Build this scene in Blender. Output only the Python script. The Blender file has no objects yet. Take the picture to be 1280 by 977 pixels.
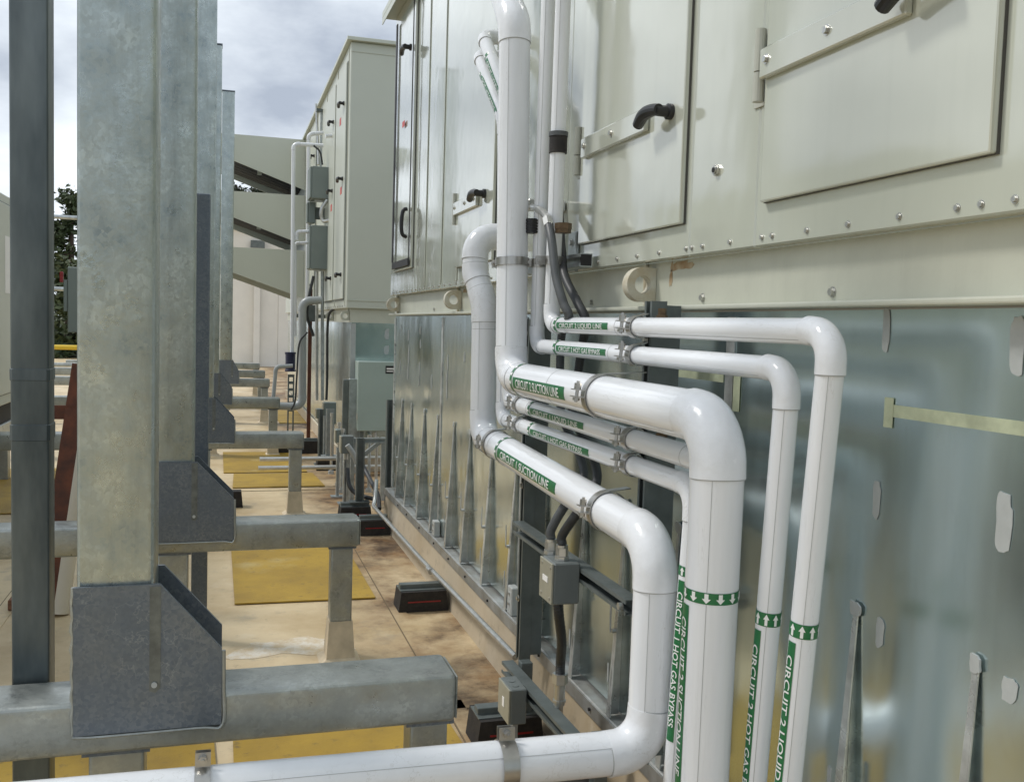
import bpy, bmesh, math, random
from mathutils import Vector as V, Matrix
R = math.radians
random.seed(7)
sc = bpy.context.scene
col = sc.collection
# ------------------------------------------------------------------ camera
HC, FPX, CXP, CYP = 1.4, 1200.0, 640.0, 488.5          # camera height, focal length and centre in photo pixels
YAW, PITCH, ROLL = 0.2943224, 0.0662398, 0.0299910
fw = V((math.sin(YAW)*math.cos(PITCH), math.cos(YAW)*math.cos(PITCH), -math.sin(PITCH)))
r0 = V((math.cos(YAW), -math.sin(YAW), 0)); u0 = r0.cross(fw)
rt = r0*math.cos(ROLL)+u0*math.sin(ROLL); up = -r0*math.sin(ROLL)+u0*math.cos(ROLL)
cam = bpy.data.cameras.new('camera'); camo = bpy.data.objects.new('camera', cam); col.objects.link(camo)
camo.matrix_world = Matrix(((rt.x, up.x, -fw.x, 0), (rt.y, up.y, -fw.y, 0), (rt.z, up.z, -fw.z, HC), (0, 0, 0, 1)))
cam.sensor_width = 36; cam.lens = 36*FPX/1280; cam.clip_start = .02; cam.clip_end = 2000
sc.camera = camo
# ------------------------------------------------------------------ light and sky
SUN_EL, SUN_AZ = R(52), R(-62)                          # azimuth from +Y towards +X
sd = V((math.sin(SUN_AZ)*math.cos(SUN_EL), math.cos(SUN_AZ)*math.cos(SUN_EL), math.sin(SUN_EL)))
sun = bpy.data.lights.new('sun', 'SUN'); sun.energy = 1.5; sun.angle = R(10); sun.color = (1, .96, .91)
suno = bpy.data.objects.new('sun', sun); col.objects.link(suno)
suno.rotation_euler = sd.to_track_quat('Z', 'Y').to_euler(); suno.location = (-6, 4, 12)
w = bpy.data.worlds.new('World'); sc.world = w; w.use_nodes = True
nt = w.node_tree; nt.nodes.clear()
def wn(t, **k):
    n = nt.nodes.new(t)
    for a, b in k.items(): setattr(n, a, b)
    return n
out = wn('ShaderNodeOutputWorld'); bg = wn('ShaderNodeBackground'); bg.inputs[1].default_value = .1
sky = wn('ShaderNodeTexSky', sky_type='NISHITA'); sky.sun_disc = False; sky.sun_elevation = SUN_EL; sky.sun_rotation = SUN_AZ
tc = wn('ShaderNodeTexCoord'); mp = wn('ShaderNodeMapping'); mp.inputs['Scale'].default_value = (1, 1, 2.2)
mp.inputs['Location'].default_value = (4.4, 1.2, 3.1)
nz = wn('ShaderNodeTexNoise'); nz.inputs['Scale'].default_value = 2.6; nz.inputs['Detail'].default_value = 7; nz.inputs['Roughness'].default_value = .55
nz2 = wn('ShaderNodeTexNoise'); nz2.inputs['Scale'].default_value = 1.5; nz2.inputs['Detail'].default_value = 6
cr = wn('ShaderNodeValToRGB'); cr.color_ramp.elements[0].position = .36; cr.color_ramp.elements[0].color = (3.3, 3.75, 4.5, 1)
cr.color_ramp.elements[1].position = .68; cr.color_ramp.elements[1].color = (9.3, 9.9, 10.3, 1)
cov = wn('ShaderNodeMapRange'); cov.inputs['From Min'].default_value = .30; cov.inputs['From Max'].default_value = .40
mx = wn('ShaderNodeMix', data_type='RGBA')
L = nt.links.new
L(tc.outputs['Generated'], mp.inputs[0]); L(mp.outputs[0], nz.inputs[0]); L(mp.outputs[0], nz2.inputs[0])
L(nz.outputs[0], cr.inputs[0]); L(nz2.outputs[0], cov.inputs[0]); L(cov.outputs[0], mx.inputs[0])
L(sky.outputs[0], mx.inputs[6]); L(cr.outputs[0], mx.inputs[7]); L(mx.outputs[2], bg.inputs[0]); L(bg.outputs[0], out.inputs[0])
sc.view_settings.view_transform = 'Standard'; sc.view_settings.look = 'None'; sc.view_settings.gamma = 1
sc.view_settings.use_curve_mapping = False; sc.view_settings.exposure = .5
sc.render.engine = 'CYCLES'
try: sc.cycles.max_bounces = 6; sc.cycles.use_denoising = True
except Exception: pass
# ------------------------------------------------------------------ pixel rays (a pixel gives a direction, the plane gives the distance)
def ray(x, y): return fw + rt*((x-CXP)/FPX) - up*((y-CYP)/FPX)
def pX(x, y, X): d = ray(x, y); return d*(X/d.x)+V((0, 0, HC))
def pY(x, y, Y): d = ray(x, y); return d*(Y/d.y)+V((0, 0, HC))
def pZ(x, y, Z): d = ray(x, y); return d*((Z-HC)/d.z)+V((0, 0, HC))
# ------------------------------------------------------------------ materials
M = {}
def mat(name, colr, rough=.5, metal=0., var=.0, vscale=6., vcol=None, bump=0., bscale=40., voro=0., vorosc=40., streak=0., coat=0., stretch=(1,1,1), rvar=0., det=5., lines=0., lcol=(.42, .44, .44), lsc=9.):
    m = bpy.data.materials.new(name); m.use_nodes = True
    t = m.node_tree; p = t.nodes['Principled BSDF']
    p.inputs['Base Color'].default_value = (*colr, 1); p.inputs['Roughness'].default_value = rough; p.inputs['Metallic'].default_value = metal
    if coat: p.inputs['Coat Weight'].default_value = coat; p.inputs['Coat Roughness'].default_value = .08; p.inputs['Coat IOR'].default_value = 1.75
    g = t.nodes.new('ShaderNodeNewGeometry')
    mpn = t.nodes.new('ShaderNodeMapping'); mpn.inputs['Scale'].default_value = stretch
    t.links.new(g.outputs['Position'], mpn.inputs[0])
    cur = None
    def mixc(a, b, fac, mode='MIX'):
        n = t.nodes.new('ShaderNodeMix'); n.data_type = 'RGBA'; n.blend_type = mode
        for i, s in ((6, a), (7, b), (0, fac)):
            if hasattr(s, 'links'): t.links.new(s, n.inputs[i])
            elif i == 0: n.inputs[0].default_value = s
            else: n.inputs[i].default_value = (*s, 1)
        return n.outputs[2]
    def noise(sc_, dt=5., ro=.6, src=None):
        n = t.nodes.new('ShaderNodeTexNoise'); n.inputs['Scale'].default_value = sc_; n.inputs['Detail'].default_value = dt; n.inputs['Roughness'].default_value = ro
        t.links.new(src or mpn.outputs[0], n.inputs[0]); return n.outputs[0]
    def ramp(s, lo, hi):
        n = t.nodes.new('ShaderNodeMapRange'); n.inputs['From Min'].default_value = lo; n.inputs['From Max'].default_value = hi
        t.links.new(s, n.inputs[0]); return n.outputs[0]
    c = colr
    if var:
        f = ramp(noise(vscale, det), .35, .68)
        c2 = vcol or tuple(x*(1-var) for x in colr)
        c = mixc(c, c2, f)
    if voro:
        vn = t.nodes.new('ShaderNodeTexVoronoi'); vn.inputs['Scale'].default_value = vorosc
        ds = t.nodes.new('ShaderNodeTexNoise'); ds.inputs['Scale'].default_value = vorosc*.6; ds.inputs['Detail'].default_value = 4
        t.links.new(mpn.outputs[0], ds.inputs[0])
        ad = t.nodes.new('ShaderNodeVectorMath'); ad.operation = 'MULTIPLY_ADD'
        ad.inputs[1].default_value = (1.6/vorosc,)*3; t.links.new(ds.outputs['Color'], ad.inputs[0]); t.links.new(mpn.outputs[0], ad.inputs[2])
        t.links.new(ad.outputs[0], vn.inputs[0])
        sp = t.nodes.new('ShaderNodeSeparateColor'); t.links.new(vn.outputs['Color'], sp.inputs[0])
        c = mixc(c, tuple(x*(1-voro) for x in colr), sp.outputs[0])
    if streak:
        ms = t.nodes.new('ShaderNodeMapping'); ms.inputs['Scale'].default_value = (9, 9, .5); t.links.new(g.outputs['Position'], ms.inputs[0])
        f = ramp(noise(3.2, 6, .65, ms.outputs[0]), .5, .78)
        mu = t.nodes.new('ShaderNodeMath'); mu.operation = 'MULTIPLY'; mu.inputs[1].default_value = streak; t.links.new(f, mu.inputs[0])
        c = mixc(c, tuple(x*.45 for x in colr), mu.outputs[0])
    if lines:
        n_ = noise(lsc, 4, .6); a_ = t.nodes.new('ShaderNodeMath'); a_.operation = 'SUBTRACT'; a_.inputs[1].default_value = .5; t.links.new(n_, a_.inputs[0])
        b_ = t.nodes.new('ShaderNodeMath'); b_.operation = 'ABSOLUTE'; t.links.new(a_.outputs[0], b_.inputs[0])
        f1 = ramp(b_.outputs[0], .010, .002)
        f2 = ramp(noise(lsc*.45, 3), .48, .6)
        q_ = t.nodes.new('ShaderNodeMath'); q_.operation = 'MULTIPLY'; t.links.new(f1, q_.inputs[0]); t.links.new(f2, q_.inputs[1])
        q2 = t.nodes.new('ShaderNodeMath'); q2.operation = 'MULTIPLY'; q2.inputs[1].default_value = lines; t.links.new(q_.outputs[0], q2.inputs[0])
        c = mixc(c, lcol, q2.outputs[0])
    if not isinstance(c, tuple): t.links.new(c, p.inputs['Base Color'])
    if rvar:
        f = t.nodes.new('ShaderNodeMapRange'); f.inputs['From Min'].default_value = .3; f.inputs['From Max'].default_value = .7
        f.inputs['To Min'].default_value = max(.03, rough-rvar); f.inputs['To Max'].default_value = rough+rvar
        t.links.new(noise(vscale*1.7, 4), f.inputs[0]); t.links.new(f.outputs[0], p.inputs['Roughness'])
    if bump:
        b = t.nodes.new('ShaderNodeBump'); b.inputs['Strength'].default_value = 1; b.inputs['Distance'].default_value = bump
        t.links.new(noise(bscale, 3), b.inputs['Height']); t.links.new(b.outputs[0], p.inputs['Normal'])
    M[name] = m; m['mixc'] = 0
    return m, t, p, mixc, noise, ramp, g
mat('galv', (.50, .56, .54), .36, .8, .6, 10.0, (.235, .285, .295), bump=.0010, bscale=55, voro=.30, vorosc=120, rvar=.14, det=12, streak=.5, stretch=(1, 1, .8), lines=.2, lsc=16, lcol=(.62, .66, .64))
mat('galv_beam', (.43, .455, .43), .40, .7, .55, 9, (.20, .215, .205), bump=.0012, bscale=45, voro=.25, vorosc=130, rvar=.14, det=10, streak=.2)
mat('gusset_seam', (.17, .185, .175), .45, .5, .4, 30)
mat('gusset', (.125, .15, .18), .42, .5, .5, 7, (.185, .205, .22), bump=.0006, bscale=60, voro=.10, vorosc=150, rvar=.12, det=12, lines=.28, lsc=13, lcol=(.36, .39, .39))
mat('dark_steel', (.05, .066, .075), .4, .5, .5, 6, (.17, .20, .205), bump=.0004, bscale=70, rvar=.1, stretch=(1, 1, .25), )
mat('curb_metal', (.50, .53, .51), .30, .9, .3, 1.3, (.40, .43, .41), bump=.004, bscale=2.4, rvar=.09, streak=.25)
mat('rib_metal', (.68, .71, .70), .33, .55, .35, 9, (.3, .31, .3), bump=.0004, bscale=60, rvar=.1)
mat('ledge_metal', (.42, .43, .42), .45, .6, .4, 9, (.28, .27, .24), bump=.0005, bscale=40, rvar=.1)
mat('cream', (.505, .53, .45), .09, 0, .05, 2.4, None, bump=.010, bscale=1.5, stretch=(1, 1.5, 1), rvar=.05, coat=1.0, streak=.07)
mat('cream_door', (.51, .535, .455), .09, 0, .05, 2.6, None, bump=.009, bscale=1.9, stretch=(1, 1.2, 1), rvar=.05, coat=1.0, streak=.07)
mat('cream_rail', (.52, .53, .44), .36, 0, .12, 5, None, bump=.0005, bscale=30, streak=.12)
mat('hinge_paint', (.42, .43, .37), .4)
mat('rust_film', (.30, .19, .09), .7, 0, .5, 30, (.45, .38, .26))
mat('lap_dirt', (.16, .12, .07), .8)
mat('cream_far', (.52, .545, .47), .35, 0, .06, 1.2, None, bump=.002, bscale=2)
mat('rusty_cream', (.60, .59, .50), .5, 0, .55, 14, (.44, .36, .22), bump=.0006, bscale=60)
for nm_, st_ in (('pvc', (1, 1, 1)), ('pvc_v', (3, 3, .25)), ('pvc_y', (3, .25, 3))):
    mat(nm_, (.79, .81, .835), .13, 0, .08, 7, (.72, .74, .76), bump=.0012, bscale=14, rvar=.06, stretch=st_, lines=.35, lsc=16, lcol=(.50, .50, .48))
mat('elbow_pvc', (.78, .80, .825), .2, 0, .10, 12, (.70, .715, .73), bump=.0022, bscale=20, rvar=.08, lines=.4, lsc=14, lcol=(.5, .5, .48))
mat('grey_pipe', (.36, .385, .385), .35, 0, .1, 8)
mat('seam', (.40, .41, .41), .6)
mat('label_green', (.012, .155, .05), .35, 0, .15, 30)
mat('label_white', (.80, .82, .80), .4)
mat('strut_grey', (.115, .135, .13), .48, .35, .3, 12, (.16, .18, .175), rvar=.1)
mat('strut_galv', (.50, .54, .54), .38, .75, .3, 20, rvar=.1)
mat('box_grey', (.17, .19, .185), .42, .15, .12, 14, rvar=.08)
mat('box_cover', (.40, .39, .31), .4, .3, .15, 14, rvar=.08)
mat('box_green', (.36, .44, .40), .4, .1, .08, 5)
mat('enclosure', (.20, .235, .22), .42, .1, .08, 4)
mat('zinc', (.58, .58, .55), .32, .85, .2, 25)
mat('steel_clamp', (.46, .45, .42), .3, .85, .25, 20)
mat('flex_black', (.035, .038, .04), .5, 0, .3, 20)
mat('flex_grey', (.085, .092, .095), .5, 0, .2, 20)
mat('rubber', (.012, .011, .011), .75, 0, .4, 30, (.03, .026, .022), bump=.001, bscale=120)
mat('red_stripe', (.25, .012, .016), .3)
mat('black_plastic', (.015, .015, .016), .35)
mat('gasket', (.012, .012, .013), .6)
mat('gasket_grey', (.07, .068, .06), .6)
mat('brass', (.15, .10, .055), .45, .6, .4, 60)
mat('rust', (.15, .05, .025), .8, .1, .6, 14, (.07, .03, .02), bump=.001, bscale=60)
mat('pale_pipe', (.62, .58, .48), .5)
mat('wood', (.22, .10, .055), .7, 0, .4, 6, stretch=(2, 12, 12))
mat('sealant', (.40, .42, .41), .55, 0, .12, 30, bump=.0008, bscale=70)
mat('tape', (.44, .48, .33), .5, .0, .3, 25)
mat('white_wall', (.78, .75, .68), .7, 0, .08, 2)
mat('glass_roof', (.30, .42, .44), .15, 0)
mat('flashing_boot', (.62, .52, .36), .6, 0, .3, 10, bump=.0015, bscale=30)
mat('yellow_paint', (.70, .48, .03), .5)
mat('red_tag', (.55, .06, .05), .5)
mat('paper', (.78, .77, .74), .6)
mat('hood_dark', (.03, .03, .03), .8)
mat('bark', (.07, .05, .035), .9, 0, .4, 8)
mat('leaf', (.035, .060, .022), .6, 0, .5, 1.2, (.07, .085, .03))
mat('leaf_dark', (.022, .036, .017), .6, 0, .4, 1.2, (.045, .055, .022))
mat('ground_far', (.12, .13, .08), .9, 0, .4, .05)
mat('blue_coupling', (.012, .015, .05), .4)
mat('plate_black', (.02, .02, .02), .4)
# curb panels: slightly different zinc tones
for i_, tn in enumerate(((.72, .82, .82), (.77, .845, .83), (.70, .81, .82))):
    mat('curb_%d' % i_, tn, .20, 1.0, .45, 1.1+.3*i_, tuple(x*.82 for x in tn), bump=.007, bscale=2.0+.4*i_, rvar=.07, streak=.13, lines=.1, lsc=9, stretch=(1, 1, .45))
# roof membrane: tan sheet with dirt film and brown ponding stains beside the curb
def membrane(name, base, stain=True):
    m, t, p, mixc, noise, ramp, g = mat(name, base, .55, 0, .0, bump=.003, bscale=7)
    c = mixc(base, tuple(x*y for x, y in zip(base, (.72, .66, .56))), ramp(noise(1.3, 7, .65), .42, .66))
    c = mixc(c, (.70, .64, .52), ramp(noise(.9, 8, .65), .58, .74))
    c = mixc(c, (.34, .29, .21), ramp(noise(3.4, 9, .7), .56, .74))
    c = mixc(c, tuple(x*.40 for x in base), ramp(noise(11, 9, .78), .57, .78))
    c = mixc(c, (.36, .25, .12), ramp(noise(.55, 9, .7), .56, .76))
    if stain:
        sp = t.nodes.new('ShaderNodeSeparateXYZ'); t.links.new(g.outputs['Position'], sp.inputs[0])
        a = ramp(sp.outputs[0], .45, .85)
        n = ramp(noise(1.5, 9, .7), .34, .58)
        mu = t.nodes.new('ShaderNodeMath'); mu.operation = 'MULTIPLY'; t.links.new(a, mu.inputs[0]); t.links.new(n, mu.inputs[1])
        c = mixc(c, (.22, .12, .045), mu.outputs[0])
        n2 = ramp(noise(2.4, 10, .75), .47, .60)
        mu2 = t.nodes.new('ShaderNodeMath'); mu2.operation = 'MULTIPLY'; t.links.new(mu.outputs[0], mu2.inputs[0]); t.links.new(n2, mu2.inputs[1])
        c = mixc(c, (.05, .028, .014), mu2.outputs[0])
    t.links.new(c, p.inputs['Base Color'])
membrane('membrane', (.63, .51, .325)); membrane('upstand', (.50, .43, .32), False)
m, t, p, mixc, noise, ramp, g = mat('pad', (.42, .29, .055), .6, bump=.0015, bscale=60)
c = mixc((.40, .255, .03), (.28, .175, .025), ramp(noise(2.2, 7, .65), .4, .66)); c = mixc(c, (.46, .37, .17), ramp(noise(1.4, 6), .60, .76))
c = mixc(c, (.16, .11, .04), ramp(noise(24, 7, .7), .58, .72)); t.links.new(c, p.inputs['Base Color'])
m, t, p, mixc, noise, ramp, g = mat('coating', (.7, .69, .66), .6, bump=.001, bscale=40)
c = mixc((.70, .66, .58), (.58, .46, .29), ramp(noise(9, 9, .75), .40, .58)); t.links.new(c, p.inputs['Base Color'])
# ------------------------------------------------------------------ geometry helpers
class MB:
    def __init__(s): s.v = []; s.f = []
    def add(s, vs, fs):
        b = len(s.v); s.v += [V(x) for x in vs]; s.f += [tuple(b+i for i in f) for f in fs]; return s
    def frombm(s, bm):
        bm.verts.index_update(); s.add([x.co.copy() for x in bm.verts], [[x.index for x in f.verts] for f in bm.faces]); bm.free(); return s
    def obox(s, c, ax, hs, bev=0, seg=1):
        c = V(c); ax = [V(a).normalized() for a in ax]
        if not bev:
            vs = [c+ax[0]*hs[0]*i+ax[1]*hs[1]*j+ax[2]*hs[2]*k for i in (-1, 1) for j in (-1, 1) for k in (-1, 1)]
            fs = [(0, 1, 3, 2), (4, 6, 7, 5), (0, 4, 5, 1), (2, 3, 7, 6), (0, 2, 6, 4), (1, 5, 7, 3)]
            if ax[0].cross(ax[1]).dot(ax[2]) < 0: fs = [f[::-1] for f in fs]
            return s.add(vs, fs)
        bm = bmesh.new(); bmesh.ops.create_cube(bm, size=2)
        for x in bm.verts: x.co = c+ax[0]*hs[0]*x.co.x+ax[1]*hs[1]*x.co.y+ax[2]*hs[2]*x.co.z
        bmesh.ops.bevel(bm, geom=bm.edges[:], offset=bev, segments=seg, affect='EDGES', profile=.5)
        bmesh.ops.recalc_face_normals(bm, faces=bm.faces[:])
        return s.frombm(bm)
    def box(s, x0, x1, y0, y1, z0, z1, bev=0, seg=1):
        return s.obox(((x0+x1)/2, (y0+y1)/2, (z0+z1)/2), ((1, 0, 0), (0, 1, 0), (0, 0, 1)), (abs(x1-x0)/2, abs(y1-y0)/2, abs(z1-z0)/2), bev, seg)
    def tube(s, path, r, n=24, cap=True):
        path = [V(p) for p in path]; N = len(path); rs = r if isinstance(r, (list, tuple)) else [r]*N
        d = (path[1]-path[0]).normalized(); a = d.orthogonal().normalized(); rings = []
        for i in range(N):
            d2 = (path[min(i+1, N-1)]-path[max(i-1, 0)]).normalized()
            a = (a-d2*a.dot(d2)).normalized(); b = d2.cross(a)
            rings.append([path[i]+(a*math.cos(2*math.pi*k/n)+b*math.sin(2*math.pi*k/n))*rs[i] for k in range(n)])
        vs = [p for q in rings for p in q]; fs = []
        for i in range(N-1):
            for k in range(n): fs.append((i*n+k, i*n+(k+1) % n, (i+1)*n+(k+1) % n, (i+1)*n+k))
        if cap: fs += [tuple(range(n))[::-1], tuple((N-1)*n+k for k in range(n))]
        return s.add(vs, fs)
    def cyl(s, p, q, r, n=16): return s.tube([p, q], r, n)
    def prism(s, poly, ext):
        poly = [V(p) for p in poly]; ext = V(ext); n = len(poly)
        nn = V((0, 0, 0))
        for i in range(n): nn += (poly[i]-poly[0]).cross(poly[(i+1) % n]-poly[0])
        if nn.dot(ext) > 0: poly = poly[::-1]
        return s.add(poly+[p+ext for p in poly], [tuple(range(n)), tuple(range(n, 2*n))[::-1]]+[(i, n+i, n+(i+1) % n, (i+1) % n) for i in range(n)])
    def ring(s, c, ax, ri, ro, h, n=32, a0=0, a1=2*math.pi):          # flat-sided band round an axis
        c = V(c); ax = V(ax).normalized(); e = ax.orthogonal().normalized(); g = ax.cross(e); full = abs(a1-a0-2*math.pi) < 1e-6
        m = n if full else n+1; vs = []; fs = []
        for k in range(m):
            t = a0+(a1-a0)*k/n; d = e*math.cos(t)+g*math.sin(t)
            vs += [c+d*ri-ax*h/2, c+d*ro-ax*h/2, c+d*ro+ax*h/2, c+d*ri+ax*h/2]
        for k in range(n):
            a, b = k*4, ((k+1) % m)*4
            for j in range(4): fs.append((a+j, a+(j+1) % 4, b+(j+1) % 4, b+j))
        return s.add(vs, [f[::-1] for f in fs])
    def channel(s, p, q, w=.041, d=.041, openv=(-1, 0, 0), th=.003, slot=.011):  # strut channel: p..q is the centre line of the open face
        p = V(p); q = V(q); ax = (q-p).normalized(); o = V(openv).normalized(); sd_ = ax.cross(o).normalized(); c = (p+q)/2; hl = (q-p).length/2
        s.obox(c-o*(d-th/2), (ax, sd_, o), (hl, w/2, th/2))
        for e in (-1, 1):
            s.obox(c+sd_*e*(w/2-th/2)-o*(d/2-.0005), (ax, sd_, o), (hl-.0004, th/2-.0002, d/2-th+.0014))
            s.obox(c+sd_*e*(w/2-slot/2-.0004)-o*th/2, (ax, sd_, o), (hl-.0002, slot/2-.0004, th/2-.0001))
        return s
ROOT = {}
def finish(o, label=None, cat=None, group=None, kind=None):
    if label: o['label'] = label
    if cat: o['category'] = cat
    if group: o['group'] = group
    if kind: o['kind'] = kind
    return o
def obj(name, mb, mt, parent=None, **k):
    me = bpy.data.meshes.new(name)
    if parent is not None: off = ROOT[parent.name]; loc = V((0, 0, 0))
    else:
        off = V(((min(p.x for p in mb.v)+max(p.x for p in mb.v))/2, (min(p.y for p in mb.v)+max(p.y for p in mb.v))/2, min(p.z for p in mb.v))); loc = off
    me.from_pydata([p-off for p in mb.v], [], mb.f); me.update()
    me.polygons.foreach_set('use_smooth', [True]*len(me.polygons)); me.set_sharp_from_angle(angle=R(20))
    me.materials.append(M[mt] if isinstance(mt, str) else mt)
    o = bpy.data.objects.new(name, me); col.objects.link(o); o.location = loc
    if parent is not None: o.parent = parent
    ROOT[o.name] = V(off)
    return finish(o, **k)
def thing(name, loc, label, cat, group=None, kind=None):
    o = bpy.data.objects.new(name, None); col.objects.link(o); o.location = loc; o.empty_display_size = .1; ROOT[o.name] = V(loc)
    return finish(o, label, cat, group, kind)
def blob(c, ex, ey, rx, ry, th, n=14, jit=.12, seed=0):     # flat uneven patch lying in the plane ex, ey
    rn = random.Random(seed); c = V(c); ex = V(ex); ey = V(ey); nn = ex.cross(ey).normalized(); n = max(n, 22); ph = [rn.uniform(0, 6.28) for _ in range(4)]
    pts = []
    for k in range(n):
        t = 2*math.pi*k/n; j = 1+jit*(.6*math.sin(2*t+ph[0])+.6*math.sin(3*t+ph[1])+.4*math.sin(5*t+ph[2])+.35*math.sin(7*t+ph[3]))+rn.uniform(-.05, .05); ct, st = math.cos(t), math.sin(t)
        pts.append(c+ex*rx*j*math.copysign(abs(ct)**.6, ct)+ey*ry*j*math.copysign(abs(st)**.6, st))
    return MB().prism(pts, nn*th)
def arc(p, c, q, Rb, n=10):                                  # fillet at corner c
    p, c, q = V(p), V(c), V(q); a = (p-c).normalized(); b = (q-c).normalized()
    ang = a.angle(b); tl = Rb/math.tan(ang/2); s, e = c+a*tl, c+b*tl
    ctr = c+(a+b).normalized()*(Rb/math.sin(ang/2)); v0 = s-ctr; v1 = e-ctr; tot = v0.angle(v1); axn = v0.cross(v1).normalized()
    return [ctr+Matrix.Rotation(tot*i/n, 3, axn) @ v0 for i in range(n+1)], s, e
def smooth_path(pts, n=8):                                   # Catmull-Rom
    pts = [V(p) for p in pts]; P = [pts[0]*2-pts[1]]+pts+[pts[-1]*2-pts[-2]]; o = []
    for i in range(1, len(P)-2):
        for k in range(n):
            t = k/n; a, b, c, d = P[i-1:i+3]
            o.append(.5*((2*b)+(c-a)*t+(2*a-5*b+4*c-d)*t*t+(3*b-3*c+d-a)*t**3))
    return o+[pts[-1]]
# ------------------------------------------------------------------ lettering
def text_mesh(s, h, sx=1., bold=.010):
    cu = bpy.data.curves.new('t', 'FONT'); cu.body = s; cu.size = 1; cu.offset = bold; cu.resolution_u = 4
    ob = bpy.data.objects.new('t', cu); col.objects.link(ob); dg = bpy.context.evaluated_depsgraph_get()
    me = bpy.data.meshes.new_from_object(ob.evaluated_get(dg)); bm = bmesh.new(); bm.from_mesh(me)
    bpy.data.objects.remove(ob); bpy.data.curves.remove(cu); bpy.data.meshes.remove(me)
    k = h/.73
    for x in bm.verts: x.co = V((x.co.x*k*sx, x.co.y*k, 0))
    return bm
def wrap(bm, O, u, n, r, du=0, dv=0):
    O, u, n = V(O), V(u).normalized(), V(n).normalized(); n = (n-u*n.dot(u)).normalized(); v = n.cross(u)
    mb = MB(); bm.verts.index_update(); vs = []
    for x in bm.verts:
        a = (x.co.y+dv)/r; vs.append(O+u*(x.co.x+du)+(n*math.cos(a)+v*math.sin(a))*r)
    fs = [[q.index for q in f.verts] for f in bm.faces]
    bm.free()
    # orient outwards
    of = []
    for f in fs:
        a, b, c = vs[f[0]], vs[f[1]], vs[f[2]]; nn = (b-a).cross(c-a); m_ = (a-O)-u*(a-O).dot(u)
        of.append(f if nn.dot(m_) > 0 else f[::-1])
    return mb.add(vs, of)
def grid(x0, x1, y0, y1, nx, ny):
    bm = bmesh.new(); vs = [[bm.verts.new((x0+(x1-x0)*i/nx, y0+(y1-y0)*j/ny, 0)) for j in range(ny+1)] for i in range(nx+1)]
    for i in range(nx):
        for j in range(ny): bm.faces.new((vs[i][j], vs[i+1][j], vs[i+1][j+1], vs[i][j+1]))
    return bm
def pipe_label(parent, O, u, n, r, text, length, height, rev=False, arrows=12, band=.022):
    """green label: arrow band first, then the lettered strip; u is the reading direction, O on the axis where the band starts"""
    O, u = V(O), V(u).normalized(); circ = 2*math.pi*r
    b = obj('arrow_band', MB().tube([O, O+u*band], r+.0009, 40, False), 'label_green', parent)
    am = MB(); dirn = -1 if rev else 1
    for k in range(arrows):
        bm = bmesh.new(); w_ = circ/arrows*.32; hl = band*.42
        P = [(-hl, -w_*.45), (hl*.05, -w_*.45), (hl*.05, -w_), (hl, 0), (hl*.05, w_), (hl*.05, w_*.45), (-hl, w_*.45)]
        P += [(-hl, 0), (hl*.05, 0)]
        vv = [bm.verts.new((band/2+dirn*x, y, 0)) for x, y in P]; bm.faces.new((vv[0], vv[1], vv[8], vv[7])); bm.faces.new((vv[7], vv[8], vv[5], vv[6]))
        bm.faces.new((vv[2], vv[3], vv[8])); bm.faces.new((vv[8], vv[3], vv[4]))
        w = wrap(bm, O, u, n, r+.0016, 0, circ*k/arrows); am.add(w.v, w.f)
    obj('arrow', am, 'label_white', b, kind='stuff')
    g0 = band+.010
    ny = max(6, int(height/.0025))
    gstrip = obj('label_strip', wrap(grid(0, length, -height/2, height/2, 6, ny), O+u*g0, u, n, r+.0009), 'label_green', parent)
    bm = text_mesh(text, height*.74)
    xs = [x.co.x for x in bm.verts]; k = length*.84/(max(xs)-min(xs)); mn = min(xs)
    for x in bm.verts: x.co.x = (x.co.x-mn)*k
    bmesh.ops.triangulate(bm, faces=bm.faces[:])
    for _ in range(3):
        es = [e for e in bm.edges if abs(e.verts[0].co.y-e.verts[1].co.y) > .004]
        if es: bmesh.ops.subdivide_edges(bm, edges=es, cuts=1); bmesh.ops.triangulate(bm, faces=bm.faces[:])
    obj('lettering', wrap(bm, O+u*g0, u, n, r+.0021, length*.07, -height*.37), 'label_white', gstrip, kind='stuff')
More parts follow.
